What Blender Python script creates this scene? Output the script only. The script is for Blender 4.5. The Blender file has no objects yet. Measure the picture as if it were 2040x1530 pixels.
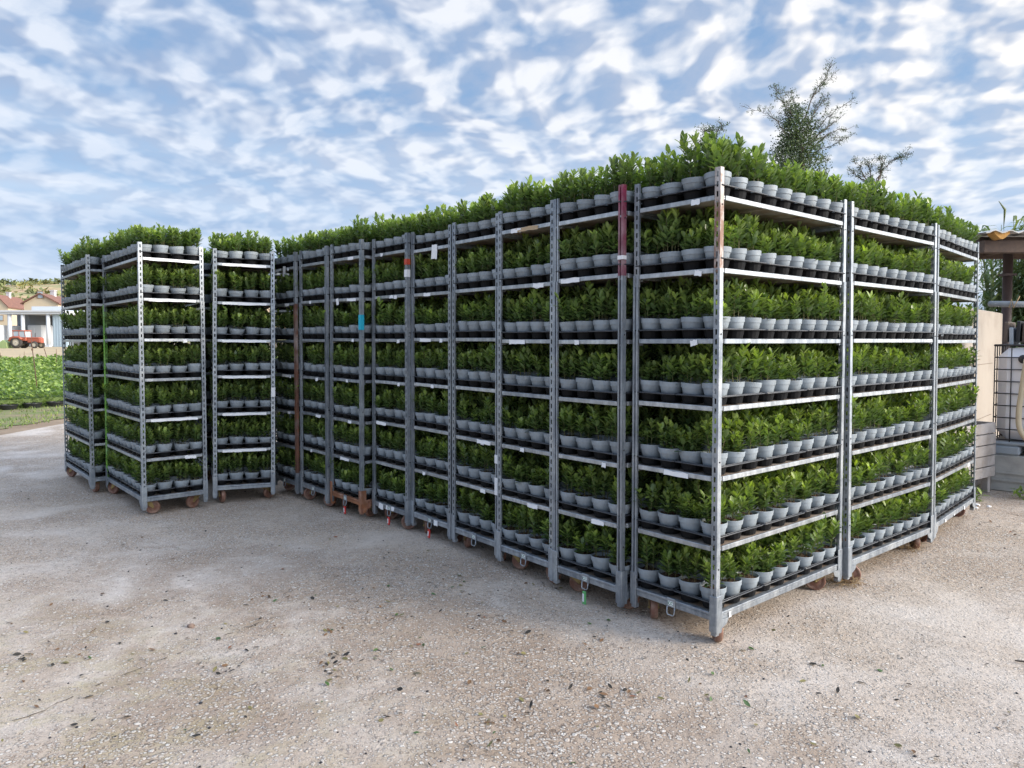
import bpy, math, random
import numpy as np
from mathutils import Matrix, Vector, Euler
R = math.radians
rnd = random.Random(7)
SC = bpy.context.scene
COL = SC.collection

# ---------------------------------------------------------------- camera
cam = bpy.data.cameras.new("camera"); camo = bpy.data.objects.new("camera", cam); COL.objects.link(camo)
camo.location = (0, 0, 1.5657); camo.rotation_euler = (math.pi / 2 - 0.0406, 0, 0)
cam.sensor_width = 36; cam.lens = 25.546; cam.shift_y = -27 / 2040
cam.clip_start = 0.05; cam.clip_end = 4000
SC.camera = camo
# ---------------------------------------------------------------- light and sky
SUN = Vector((1.0, -0.30, 0.40)).normalized()
SC.view_settings.view_transform = 'Standard'; SC.view_settings.look = 'None'
SC.view_settings.gamma = 1; SC.view_settings.exposure = 1.75
sl = bpy.data.lights.new("sun", 'SUN'); slo = bpy.data.objects.new("sun", sl); COL.objects.link(slo)
sl.energy = 1.1; sl.angle = R(20); sl.color = (1.0, 0.90, 0.76)
slo.rotation_euler = (-SUN).to_track_quat('-Z', 'Y').to_euler(); slo.location = (8, -4, 12)
SC.cycles.max_bounces = 6; SC.cycles.diffuse_bounces = 3; SC.cycles.glossy_bounces = 2
SC.cycles.transmission_bounces = 3; SC.cycles.transparent_max_bounces = 4
SC.cycles.use_denoising = True


class NT:
    """small helper round a node tree"""
    def __init__(s, tree): s.t = tree; s.n = tree.nodes; s.l = tree.links
    def add(s, typ, **kw):
        nd = s.n.new(typ)
        for k, v in kw.items():
            if k.startswith('i_'): pass
            else: setattr(nd, k, v)
        return nd
    def link(s, a, b): s.l.new(a, b)
    def put(s, sock, v):
        if isinstance(v, bpy.types.NodeSocket): s.l.new(v, sock)
        else: sock.default_value = v
    def math(s, op, a, b=0.0, c=0.0, clamp=False):
        nd = s.add('ShaderNodeMath', operation=op, use_clamp=clamp)
        s.put(nd.inputs[0], a); s.put(nd.inputs[1], b); s.put(nd.inputs[2], c)
        return nd.outputs[0]
    def vmath(s, op, a, b=(0, 0, 0)):
        nd = s.add('ShaderNodeVectorMath', operation=op)
        s.put(nd.inputs[0], a); s.put(nd.inputs[1], b)
        return nd.outputs['Value' if op in ('DOT_PRODUCT', 'LENGTH') else 'Vector']
    def noise(s, vec, scale, detail=3, rough=0.5, dist=0.0, out='Fac'):
        nd = s.add('ShaderNodeTexNoise')
        if vec is not None: s.link(vec, nd.inputs['Vector'])
        nd.inputs['Scale'].default_value = scale; nd.inputs['Detail'].default_value = detail
        nd.inputs['Roughness'].default_value = rough; nd.inputs['Distortion'].default_value = dist
        return nd.outputs[out]
    def voro(s, vec, scale, feature='F1', out='Distance', rand=1.0):
        nd = s.add('ShaderNodeTexVoronoi', feature=feature)
        if vec is not None: s.link(vec, nd.inputs['Vector'])
        nd.inputs['Scale'].default_value = scale; nd.inputs['Randomness'].default_value = rand
        return nd.outputs[out]
    def ramp(s, fac, stops, interp='LINEAR'):
        nd = s.add('ShaderNodeValToRGB'); cr = nd.color_ramp; cr.interpolation = interp
        while len(cr.elements) < len(stops): cr.elements.new(0.5)
        for e, (p, c) in zip(cr.elements, stops):
            e.position = p
            e.color = (c, c, c, 1) if isinstance(c, (int, float)) else (c[0], c[1], c[2], 1)
        s.link(fac, nd.inputs['Fac']); return nd.outputs['Color']
    def mix(s, fac, a, b, mode='MIX'):
        nd = s.add('ShaderNodeMix', data_type='RGBA', blend_type=mode)
        s.put(nd.inputs[0], fac)
        for sock, v in ((nd.inputs[6], a), (nd.inputs[7], b)):
            if isinstance(v, (tuple, list)) and len(v) == 3: v = (*v, 1)
            s.put(sock, v)
        return nd.outputs[2]
    def mapping(s, vec, scale=(1, 1, 1), rot=(0, 0, 0), loc=(0, 0, 0)):
        nd = s.add('ShaderNodeMapping'); s.link(vec, nd.inputs['Vector'])
        nd.inputs['Scale'].default_value = scale; nd.inputs['Rotation'].default_value = rot; nd.inputs['Location'].default_value = loc
        return nd.outputs[0]
    def combine(s, x, y, z=0.0):
        nd = s.add('ShaderNodeCombineXYZ'); s.put(nd.inputs[0], x); s.put(nd.inputs[1], y); s.put(nd.inputs[2], z); return nd.outputs[0]


world = bpy.data.worlds.new("World"); SC.world = world; world.use_nodes = True
w = NT(world.node_tree); w.n.clear()
sky = w.add('ShaderNodeTexSky'); sky.sky_type = 'NISHITA'; sky.sun_disc = False
sky.sun_elevation = math.asin(SUN.z); sky.sun_rotation = math.atan2(SUN.x, SUN.y)
sky.air_density = 1.3; sky.dust_density = 0.7; sky.ozone_density = 1.6
tc = w.add('ShaderNodeTexCoord'); sep = w.add('ShaderNodeSeparateXYZ'); w.link(tc.outputs['Generated'], sep.inputs[0])
dx, dy, dz = sep.outputs
zz = w.math('ADD', w.math('MAXIMUM', dz, 0.0), 0.30)
pl = w.combine(w.math('DIVIDE', dx, zz), w.math('DIVIDE', dy, zz))
def warped(vec, scale, amt, seed):
    nz = w.noise(w.mapping(vec, loc=(seed, seed * 1.7, 0)), scale, 2, 0.5, 0, 'Color')
    off = w.vmath('MULTIPLY', w.vmath('SUBTRACT', nz, (0.5, 0.5, 0.5)), (amt, amt, 0))
    return w.vmath('ADD', vec, off)
wv = warped(warped(pl, 1.8, 0.18, 2.0), 9.0, 0.04, 5.0)
def field(vec, det):
    """altocumulus: puffs set in slanting streets, on a level layer"""
    a = w.noise(w.mapping(vec, scale=(1.0, 0.95, 1), rot=(0, 0, R(20))), 13.0, det, 0.54, 0.0)
    wave = w.add('ShaderNodeTexWave', wave_type='BANDS', bands_direction='X', wave_profile='SIN')
    w.link(w.mapping(vec, rot=(0, 0, R(38))), wave.inputs['Vector'])
    wave.inputs['Scale'].default_value = 1.9; wave.inputs['Distortion'].default_value = 1.8; wave.inputs['Detail'].default_value = 2; wave.inputs['Detail Scale'].default_value = 1.3
    c = w.noise(w.mapping(vec, loc=(4.3, 2.2, 0)), 2.2, 2, 0.5)
    return w.math('ADD', w.math('ADD', w.math('MULTIPLY', a, 0.62), w.math('MULTIPLY', wave.outputs['Fac'], 0.13)), w.math('MULTIPLY', c, 0.34))
dens = w.math('ADD', field(wv, 5), w.math('MULTIPLY', dx, 0.03))
# clearer towards the top, thicker low down
dens = w.math('SUBTRACT', dens, w.math('MULTIPLY', w.math('MAXIMUM', w.math('SUBTRACT', dz, 0.22), 0.0), 0.16))
cov = w.ramp(dens, [(0.34, 0.12), (0.46, 0.52), (0.62, 0.90), (1.0, 1.0)])
rel = w.math('SUBTRACT', field(wv, 2), field(w.vmath('ADD', wv, (0.045, 0.03, 0)), 2))
rel = w.math('ADD', w.math('MULTIPLY', rel, 4.5), w.math('MULTIPLY', w.math('SUBTRACT', dens, 0.55), 0.8))
shade = w.ramp(w.math('ADD', rel, 0.5, clamp=True), [(0.08, 0.0), (0.92, 1.0)])
sunny = w.math('ADD', w.math('MULTIPLY', dx, 0.85), 0.32, clamp=True)
ccol = w.mix(sunny, w.mix(shade, (0.24, 0.30, 0.42), (0.50, 0.535, 0.60)), w.mix(shade, (0.34, 0.38, 0.46), (0.78, 0.735, 0.68)))
bluecol = w.ramp(dz, [(0.0, (0.36, 0.47, 0.60)), (0.12, (0.22, 0.36, 0.57)), (0.45, (0.13, 0.24, 0.43))])
skyn = w.mix(1.0, sky.outputs['Color'], (0.07, 0.07, 0.07), 'MULTIPLY')
col = w.mix(cov, w.mix(0.75, skyn, bluecol), ccol)
veil = w.ramp(dz, [(0.0, 1.0), (0.08, 0.80), (0.30, 0.0)])
vband = w.noise(w.combine(w.math('MULTIPLY', dx, 0.5), w.math('MULTIPLY', dz, 7.0)), 2.2, 3, 0.5, 0.0)
vcol = w.ramp(vband, [(0.38, (0.27, 0.37, 0.52)), (0.54, (0.44, 0.51, 0.61)), (0.66, (0.62, 0.63, 0.66))])
col = w.mix(w.math('MULTIPLY', veil, 0.88), col, vcol)
# unseen sky round the veiled sun and overhead, brightened to add fill light
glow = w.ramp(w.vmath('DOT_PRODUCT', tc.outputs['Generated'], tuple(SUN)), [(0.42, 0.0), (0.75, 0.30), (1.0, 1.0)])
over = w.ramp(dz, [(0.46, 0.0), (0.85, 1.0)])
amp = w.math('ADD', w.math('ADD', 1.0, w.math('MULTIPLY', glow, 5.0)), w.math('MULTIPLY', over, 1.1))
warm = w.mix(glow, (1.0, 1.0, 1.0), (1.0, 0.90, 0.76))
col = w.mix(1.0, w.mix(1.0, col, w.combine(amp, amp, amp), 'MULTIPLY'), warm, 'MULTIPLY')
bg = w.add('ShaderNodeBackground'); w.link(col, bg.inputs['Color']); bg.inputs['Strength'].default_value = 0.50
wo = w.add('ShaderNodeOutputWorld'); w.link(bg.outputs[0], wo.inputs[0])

# ---------------------------------------------------------------- materials
MATS = {}
def mat(name, col=(0.5, 0.5, 0.5), rough=0.6, metal=0.0, var=0.0, vscale=8.0, bump=0.0, bscale=40.0, spec=0.5, col2=None, randv=0.0, noisemix=(0.4, 0.65)):
    if name in MATS: return MATS[name]
    m = bpy.data.materials.new(name); m.use_nodes = True; MATS[name] = m
    t = NT(m.node_tree); b = t.n['Principled BSDF']
    tcn = t.add('ShaderNodeTexCoord'); v = tcn.outputs['Object']
    c = (*col, 1)
    out = None
    if col2 is not None:
        out = t.mix(t.ramp(t.noise(v, vscale, 5, 0.6, 0.3), [(noisemix[0], 0.0), (noisemix[1], 1.0)]), col, col2)
    if var > 0:
        nz = t.noise(v, vscale * 1.7, 4, 0.6)
        f = t.math('ADD', t.math('MULTIPLY', nz, 2 * var), 1 - var)
        out = t.mix(1.0, out if out is not None else col, t.combine(f, f, f), 'MULTIPLY')
    if randv > 0:
        oi = t.add('ShaderNodeObjectInfo')
        f = t.math('ADD', t.math('MULTIPLY', oi.outputs['Random'], 2 * randv), 1 - randv)
        out = t.mix(1.0, out if out is not None else col, t.combine(f, f, f), 'MULTIPLY')
    if out is not None: t.link(out, b.inputs['Base Color'])
    else: b.inputs['Base Color'].default_value = c
    b.inputs['Roughness'].default_value = rough; b.inputs['Metallic'].default_value = metal
    b.inputs['Specular IOR Level'].default_value = spec
    if bump > 0:
        bn = t.add('ShaderNodeBump'); bn.inputs['Strength'].default_value = bump; bn.inputs['Distance'].default_value = 0.01
        t.link(t.noise(v, bscale, 4, 0.6), bn.inputs['Height']); t.link(bn.outputs[0], b.inputs['Normal'])
    return m

def streaky_steel(name, base, dark, rough=0.42, metal=0.55, rust=0.0):
    if name in MATS: return MATS[name]
    m = bpy.data.materials.new(name); m.use_nodes = True; MATS[name] = m
    t = NT(m.node_tree); b = t.n['Principled BSDF']
    tcn = t.add('ShaderNodeTexCoord'); oi = t.add('ShaderNodeObjectInfo')
    v = t.vmath('ADD', tcn.outputs['Object'], t.vmath('SCALE', oi.outputs['Random']))
    sc = [n for n in t.n if n.type == 'VECT_MATH' and n.operation == 'SCALE'][0]
    sc.inputs[0].default_value = (7, 5, 9); t.link(oi.outputs['Random'], sc.inputs['Scale'])
    for l in list(t.l):
        if l.to_socket == sc.inputs[0]: t.l.remove(l)
    n1 = t.noise(t.mapping(v, scale=(1, 1, 0.25)), 22, 5, 0.65, 0.2)
    n2 = t.noise(v, 5, 4, 0.6)
    n3 = t.voro(v, 60, out='Color')
    c = t.mix(t.ramp(n1, [(0.38, 0.0), (0.66, 1.0)]), dark, base)
    c = t.mix(t.math('MULTIPLY', t.ramp(n2, [(0.45, 0.0), (0.7, 1.0)]), 0.35), c, (0.62, 0.62, 0.60))
    bw = t.add('ShaderNodeRGBToBW'); t.link(n3, bw.inputs[0])
    f = t.math('ADD', t.math('MULTIPLY', bw.outputs[0], 0.24), 0.88); c = t.mix(1.0, c, t.combine(f, f, f), 'MULTIPLY')
    f = t.math('ADD', t.math('MULTIPLY', oi.outputs['Random'], 0.3), 0.84); c = t.mix(1.0, c, t.combine(f, f, f), 'MULTIPLY')
    rm = t.ramp(t.noise(t.mapping(v, scale=(1, 1, 0.5)), 7, 6, 0.7, 0.4), [(0.665 - rust, 0.0), (0.74 - rust, 1.0)])
    c = t.mix(t.math('MULTIPLY', rm, 0.85), c, t.mix(n1, (0.10, 0.035, 0.018), (0.30, 0.13, 0.06)))
    t.link(c, b.inputs['Base Color'])
    t.link(t.math('MULTIPLY', t.math('SUBTRACT', 1.0, rm), metal), b.inputs['Metallic'])
    t.link(t.math('ADD', t.math('MULTIPLY', n1, 0.3), rough - 0.12), b.inputs['Roughness'])
    bn = t.add('ShaderNodeBump'); bn.inputs['Strength'].default_value = 0.15; bn.inputs['Distance'].default_value = 0.004
    t.link(n1, bn.inputs['Height']); t.link(bn.outputs[0], b.inputs['Normal'])
    return m

STEEL = streaky_steel('galvanised steel', (0.36, 0.395, 0.43), (0.20, 0.225, 0.26))
STEELB = streaky_steel('galvanised edge', (0.48, 0.505, 0.53), (0.28, 0.305, 0.33), rough=0.38)
RUST = streaky_steel('rusty steel', (0.34, 0.14, 0.06), (0.16, 0.05, 0.025), rough=0.75, metal=0.1, rust=0.2)
RUSTPOST = streaky_steel('brown rusted steel', (0.20, 0.09, 0.055), (0.11, 0.05, 0.035), rough=0.75, metal=0.1, rust=0.12)
RUSTTOP = streaky_steel('part rusted steel', (0.46, 0.44, 0.43), (0.30, 0.24, 0.21), rough=0.6, metal=0.25, rust=0.2)
MAROON = streaky_steel('maroon painted steel', (0.24, 0.025, 0.07), (0.15, 0.02, 0.045), rough=0.5, metal=0.0, rust=-0.1)
LIME = streaky_steel('lime painted steel', (0.24, 0.52, 0.07), (0.15, 0.38, 0.05), rough=0.5, metal=0.0, rust=-0.05)
PLY = mat('plywood shelf board', (0.24, 0.17, 0.12), 0.7, col2=(0.34, 0.31, 0.29), vscale=6, var=0.2)
POT = mat('grey plastic pot', (0.265, 0.305, 0.34), 0.48, col2=(0.215, 0.24, 0.26), var=0.14, vscale=14, randv=0.10, spec=0.4)
TRAY = mat('black plastic tray', (0.007, 0.0075, 0.009), 0.6, var=0.3, vscale=20, bump=0.1, bscale=60, spec=0.15)
TRAYLIP = mat('worn black tray lip', (0.035, 0.038, 0.045), 0.24, var=0.2, vscale=30)
SOIL = mat('bark soil', (0.035, 0.02, 0.013), 0.9, col2=(0.16, 0.085, 0.05), vscale=90, var=0.4, bump=0.9, bscale=120)
WHEEL = mat('brown castor wheel', (0.17, 0.075, 0.05), 0.6, col2=(0.24, 0.15, 0.11), vscale=25, var=0.25, bump=0.2, bscale=70)
FORK = mat('yellow zinc fork', (0.33, 0.24, 0.10), 0.5, metal=0.5, var=0.25, vscale=20)
PAPER = mat('white paper', (0.75, 0.75, 0.76), 0.7, var=0.08, vscale=30)
TEALTAPE = mat('blue tape', (0.02, 0.40, 0.55), 0.5)
REDPL = mat('red plastic', (0.55, 0.035, 0.03), 0.4, var=0.1)
GREENPL = mat('green plastic', (0.10, 0.36, 0.12), 0.4, var=0.1)
INK = mat('dark ink', (0.02, 0.02, 0.025), 0.7)
BADGEG = mat('green badge ink', (0.03, 0.18, 0.10), 0.6)
STRAWM = mat('dry straw', (0.36, 0.25, 0.13), 0.85, var=0.3, vscale=30)

def leaf_material(name, dark, young, rough=0.33, trans=0.3):
    m = bpy.data.materials.new(name); m.use_nodes = True; MATS[name] = m
    t = NT(m.node_tree); b = t.n['Principled BSDF']; out = t.n['Material Output']
    at = t.add('ShaderNodeAttribute', attribute_name='tint'); oi = t.add('ShaderNodeObjectInfo')
    sp = t.add('ShaderNodeSeparateColor'); t.link(at.outputs['Color'], sp.inputs[0])
    c = t.mix(sp.outputs[0], dark, young)
    f = t.math('ADD', t.math('MULTIPLY', sp.outputs[1], 0.55), 0.7)
    f = t.math('MULTIPLY', f, t.math('ADD', t.math('MULTIPLY', oi.outputs['Random'], 0.4), 0.8))
    c = t.mix(1.0, c, t.combine(f, f, f), 'MULTIPLY')
    geo = t.add('ShaderNodeNewGeometry')
    c = t.mix(t.math('MULTIPLY', geo.outputs['Backfacing'], 0.35), c, (0.16, 0.24, 0.12))
    t.link(c, b.inputs['Base Color']); b.inputs['Roughness'].default_value = rough
    b.inputs['Specular IOR Level'].default_value = 0.45
    tr = t.add('ShaderNodeBsdfTranslucent'); t.link(t.mix(1.0, c, (1.5, 1.7, 0.5), 'MULTIPLY'), tr.inputs['Color'])
    mx = t.add('ShaderNodeMixShader'); mx.inputs[0].default_value = trans
    t.link(b.outputs[0], mx.inputs[1]); t.link(tr.outputs[0], mx.inputs[2]); t.link(mx.outputs[0], out.inputs['Surface'])
    return m
LEAF = leaf_material('laurel leaf', (0.058, 0.104, 0.044), (0.44, 0.54, 0.11), 0.28)
STEM = mat('shrub stem', (0.13, 0.12, 0.05), 0.7, var=0.3, vscale=20)
REEDL = leaf_material('reed leaf', (0.13, 0.21, 0.11), (0.36, 0.38, 0.18), rough=0.6, trans=0.25)
TREEL = leaf_material('tree leaf', (0.035, 0.055, 0.028), (0.12, 0.15, 0.06), rough=0.7, trans=0.15)
CROPL = leaf_material('crop leaf', (0.10, 0.17, 0.04), (0.34, 0.42, 0.10), rough=0.55, trans=0.25)
GRASSL = leaf_material('grass blade', (0.07, 0.14, 0.02), (0.30, 0.36, 0.09), rough=0.7, trans=0.2)
BARK = mat('grey bark', (0.12, 0.095, 0.075), 0.9, var=0.3, vscale=5)


# ---------------------------------------------------------------- mesh helpers
class MB:
    def __init__(s): s.v = []; s.f = []; s.mi = []; s.tint = []; s.usetint = False; s.sm = []
    def add(s, vs, fs, m=0, tint=None, smooth=False, M=None):
        k = len(s.v)
        if M is not None: vs = [tuple(M @ Vector(p)) for p in vs]
        s.v.extend(vs)
        for f in fs: s.f.append(tuple(i + k for i in f)); s.mi.append(m); s.sm.append(smooth)
        if tint is not None: s.usetint = True
        s.tint.extend([tint or (0, 0, 0)] * len(vs))
    def box(s, a, b, m=0, M=None, ch=0.0):
        x0, y0, z0 = a; x1, y1, z1 = b
        if ch > 0:
            c = ch; vs = []
            for (X, sx) in ((x0, 1), (x1, -1)):
                for (Y, sy) in ((y0, 1), (y1, -1)):
                    for (Z, sz) in ((z0, 1), (z1, -1)):
                        vs += [(X, Y + sy * c, Z + sz * c), (X + sx * c, Y, Z + sz * c), (X + sx * c, Y + sy * c, Z)]
            import bmesh
            bm = bmesh.new()
            for p in vs: bm.verts.new(p)
            r = bmesh.ops.convex_hull(bm, input=bm.verts)
            bmesh.ops.dissolve_limit(bm, angle_limit=0.02, verts=bm.verts, edges=bm.edges)
            bm.verts.ensure_lookup_table(); bm.verts.index_update()
            s.add([tuple(p.co) for p in bm.verts], [[q.index for q in f.verts] for f in bm.faces], m, M=M); bm.free(); return
        vs = [(x0, y0, z0), (x1, y0, z0), (x1, y1, z0), (x0, y1, z0), (x0, y0, z1), (x1, y0, z1), (x1, y1, z1), (x0, y1, z1)]
        s.add(vs, [(0, 3, 2, 1), (4, 5, 6, 7), (0, 1, 5, 4), (1, 2, 6, 5), (2, 3, 7, 6), (3, 0, 4, 7)], m, M=M)
    def lathe(s, prof, n=20, m=0, M=None, smooth=True, c0=False, c1=False, ms=None):
        vs = []; fs = []
        for r, z in prof:
            for i in range(n):
                a = 2 * math.pi * i / n; vs.append((r * math.cos(a), r * math.sin(a), z))
        for j in range(len(prof) - 1):
            for i in range(n):
                i2 = (i + 1) % n
                fs.append((j * n + i, j * n + i2, (j + 1) * n + i2, (j + 1) * n + i))
        if c0: fs.append(tuple(range(n))[::-1])
        if c1: fs.append(tuple((len(prof) - 1) * n + i for i in range(n)))
        s.add(vs, fs, m, smooth=smooth, M=M)
    def tube(s, pts, rad, n=6, m=0, tint=None, cap=True, M=None):
        pts = [Vector(p) for p in pts]; K = len(pts)
        rads = rad if isinstance(rad, (list, tuple)) else [rad] * K
        vs = []; fs = []; up = Vector((0.01, 0.02, 1))
        for k, p in enumerate(pts):
            d = (pts[min(k + 1, K - 1)] - pts[max(k - 1, 0)]).normalized()
            a = d.cross(up)
            if a.length < 0.05: a = d.cross(Vector((1, 0.1, 0)))
            a.normalize(); b = d.cross(a)
            for i in range(n):
                t = 2 * math.pi * i / n
                vs.append(tuple(p + (a * math.cos(t) + b * math.sin(t)) * rads[k]))
        for k in range(K - 1):
            for i in range(n):
                i2 = (i + 1) % n; fs.append((k * n + i, k * n + i2, (k + 1) * n + i2, (k + 1) * n + i))
        if cap: fs.append(tuple(range(n))[::-1]); fs.append(tuple((K - 1) * n + i for i in range(n)))
        s.add(vs, fs, m, tint=tint, smooth=True, M=M)
    def mesh(s, name, mats):
        me = bpy.data.meshes.new(name); me.from_pydata(s.v, [], s.f)
        for m in mats: me.materials.append(m)
        me.polygons.foreach_set('material_index', s.mi); me.polygons.foreach_set('use_smooth', s.sm)
        if s.usetint:
            ca = me.color_attributes.new('tint', 'FLOAT_COLOR', 'POINT')
            arr = np.ones((len(s.v), 4), dtype=np.float32); arr[:, :3] = np.array(s.tint, dtype=np.float32)
            ca.data.foreach_set('color', arr.ravel())
        me.update(); return me

def obj(name, me, parent=None, mw=None):
    if isinstance(me, tuple): me = me[0].mesh(name, me[1])
    o = bpy.data.objects.new(name, me); COL.objects.link(o)
    if parent is not None: o.parent = parent
    if mw is not None: o.matrix_world = mw
    return o
def tag(o, label=None, cat=None, group=None, kind=None):
    if label: o['label'] = label
    if cat: o['category'] = cat
    if group: o['group'] = group
    if kind: o['kind'] = kind
    return o
def thing(name, label, cat, mw=None, group=None):
    e = bpy.data.objects.new(name, None); COL.objects.link(e); e.empty_display_size = 0.1
    if mw is not None: e.matrix_world = mw
    return tag(e, label, cat, group)
def own_mat(o, m, slot=0):
    o.material_slots[slot].link = 'OBJECT'; o.material_slots[slot].material = m

# ---------------------------------------------------------------- ground
def gz(y): return max(0.0, 0.009 * (y - 14.0)) if y < 100 else 0.774

def concrete():
    m = bpy.data.materials.new('worn pebbly concrete'); m.use_nodes = True
    t = NT(m.node_tree); b = t.n['Principled BSDF']
    tcn = t.add('ShaderNodeTexCoord'); v = tcn.outputs['Object']
    vw = t.vmath('ADD', v, t.vmath('MULTIPLY', t.vmath('SUBTRACT', t.noise(v, 9, 2, 0.5, 0, 'Color'), (0.5, 0.5, 0.5)), (0.03, 0.03, 0.0)))
    big = t.noise(v, 0.42, 4, 0.6, 0.5)
    mid = t.noise(t.mapping(v, loc=(3, 7, 0)), 1.5, 5, 0.62, 0.5)
    rough_m = t.ramp(t.math('ADD', t.math('MULTIPLY', big, 0.6), t.math('MULTIPLY', mid, 0.4)), [(0.40, 0.0), (0.54, 1.0)])   # 1 = worn, pebbly
    c = t.mix(rough_m, (0.575, 0.515, 0.465), (0.42, 0.335, 0.265))
    warm = t.ramp(t.noise(t.mapping(v, loc=(9, 2, 0)), 0.7, 4, 0.6, 0.3), [(0.42, 0.0), (0.66, 1.0)])
    c = t.mix(t.math('MULTIPLY', warm, 0.55), c, (0.52, 0.42, 0.33))
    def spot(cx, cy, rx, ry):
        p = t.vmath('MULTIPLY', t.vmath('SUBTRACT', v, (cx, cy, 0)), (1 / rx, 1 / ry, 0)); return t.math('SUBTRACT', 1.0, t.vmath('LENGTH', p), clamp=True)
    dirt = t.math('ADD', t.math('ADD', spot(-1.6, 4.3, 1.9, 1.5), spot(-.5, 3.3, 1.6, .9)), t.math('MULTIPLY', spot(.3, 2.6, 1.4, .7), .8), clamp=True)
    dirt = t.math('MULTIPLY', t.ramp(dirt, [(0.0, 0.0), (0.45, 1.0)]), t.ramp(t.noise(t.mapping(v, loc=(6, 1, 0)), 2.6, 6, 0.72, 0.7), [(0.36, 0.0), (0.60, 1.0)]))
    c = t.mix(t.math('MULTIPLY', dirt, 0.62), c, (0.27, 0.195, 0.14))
    # faint pale wheel tracks sweeping past the long row
    q_ = t.vmath('LENGTH', t.vmath('SUBTRACT', v, (-9.0, -6.0, 0)))
    trk = None
    for R0 in (10.6, 12.2, 13.6):
        e = t.math('SUBTRACT', 1.0, t.math('DIVIDE', t.math('ABSOLUTE', t.math('SUBTRACT', q_, R0)), 0.16), clamp=True); trk = e if trk is None else t.math('ADD', trk, e)
    trk = t.math('MULTIPLY', trk, t.ramp(t.noise(v, 1.8, 4, 0.6), [(0.42, 0.0), (0.62, 1.0)]))
    c = t.mix(t.math('MULTIPLY', trk, 0.35), c, (0.60, 0.56, 0.52))
    # moss in the foreground left area
    sx = t.add('ShaderNodeSeparateXYZ'); t.link(v, sx.inputs[0])
    near = t.math('SUBTRACT', 1.0, t.math('DIVIDE', t.math('ABSOLUTE', t.math('SUBTRACT', sx.outputs[1], 2.4)), 2.2), clamp=True)
    left = t.math('SUBTRACT', 1.0, t.math('DIVIDE', t.math('ADD', sx.outputs[0], 2.6), 2.8), clamp=True)
    ms = t.math('MULTIPLY', t.math('MULTIPLY', near, left), t.ramp(t.noise(v, 4.5, 6, 0.75, 0.6), [(0.46, 0.0), (0.62, 1.0)]))
    c = t.mix(t.math('MULTIPLY', ms, 0.75), c, (0.33, 0.29, 0.12))
    fine = t.noise(v, 130, 3, 0.7)
    f = t.math('ADD', t.math('MULTIPLY', fine, 0.7), 0.65); c = t.mix(1.0, c, t.combine(f, f, f), 'MULTIPLY')
    f = t.math('ADD', t.math('MULTIPLY', t.noise(v, 24, 4, 0.7), 0.5), 0.75); c = t.mix(1.0, c, t.combine(f, f, f), 'MULTIPLY')
    heights = None
    for (S, thr, rad, loc) in ((36, 0.30, 0.42, 0), (70, 0.22, 0.44, 5), (24, 0.86, 0.30, 11)):
        vv = t.mapping(vw, loc=(loc, loc * 0.7, 0), scale=(1, 1, 0.0))
        d = t.voro(vv, S); cc = t.voro(vv, S, out='Color')
        sp = t.add('ShaderNodeSeparateColor'); t.link(cc, sp.inputs[0])
        lim = t.math('SUBTRACT', rad, t.math('MULTIPLY', t.math('SUBTRACT', 1.0, rough_m), 0.14))
        stone = t.math('MULTIPLY', t.math('GREATER_THAN', sp.outputs[0], thr),
                       t.math('MULTIPLY', t.math('SUBTRACT', lim, d), 9.0, clamp=True))
        col = t.ramp(sp.outputs[1], [(0.0, (0.33, 0.28, 0.24)), (0.45, (0.55, 0.50, 0.45)), (0.75, (0.60, 0.55, 0.50)), (1.0, (0.78, 0.75, 0.70))])
        c = t.mix(t.math('MULTIPLY', stone, 0.72), c, col)
        rim = t.math('MULTIPLY', t.math('GREATER_THAN', sp.outputs[0], thr), t.math('LESS_THAN', t.math('ABSOLUTE', t.math('SUBTRACT', d, t.math('ADD', lim, 0.05))), 0.05))
        c = t.mix(t.math('MULTIPLY', t.math('MULTIPLY', rim, rough_m), 0.6), c, (0.12, 0.09, 0.07))
        hgt = t.math('MULTIPLY', stone, 1.0)
        heights = hgt if heights is None else t.math('ADD', heights, hgt)
    # dark damp specks and pits
    pit = t.ramp(t.noise(t.mapping(v, loc=(1, 4, 0)), 34, 3, 0.6), [(0.31, 1.0), (0.38, 0.0)])
    c = t.mix(t.math('MULTIPLY', pit, 0.6), c, (0.07, 0.058, 0.048))
    t.link(c, b.inputs['Base Color']); b.inputs['Roughness'].default_value = 0.9; b.inputs['Specular IOR Level'].default_value = 0.2
    bn = t.add('ShaderNodeBump'); bn.inputs['Strength'].default_value = 0.9; bn.inputs['Distance'].default_value = 0.008
    h = t.math('ADD', t.math('MULTIPLY', heights, 0.6), t.math('ADD', t.math('MULTIPLY', t.noise(v, 60, 5, 0.75), 1.3), t.math('MULTIPLY', t.noise(v, 9, 3, 0.6), 2.0)))
    t.link(h, bn.inputs['Height']); t.link(bn.outputs[0], b.inputs['Normal'])
    return m
CONC = concrete()
DIRT = mat('dry earth', (0.24, 0.17, 0.11), 0.95, col2=(0.33, 0.25, 0.17), vscale=0.6, var=0.3, bump=0.5, bscale=6)
TAN = mat('bare tan ground', (0.48, 0.37, 0.22), 0.95, col2=(0.40, 0.31, 0.19), vscale=0.3, var=0.12)
TURF = mat('thin turf', (0.13, 0.17, 0.045), 0.95, col2=(0.26, 0.19, 0.12), vscale=1.3, var=0.4, bump=0.6, bscale=25)

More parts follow.
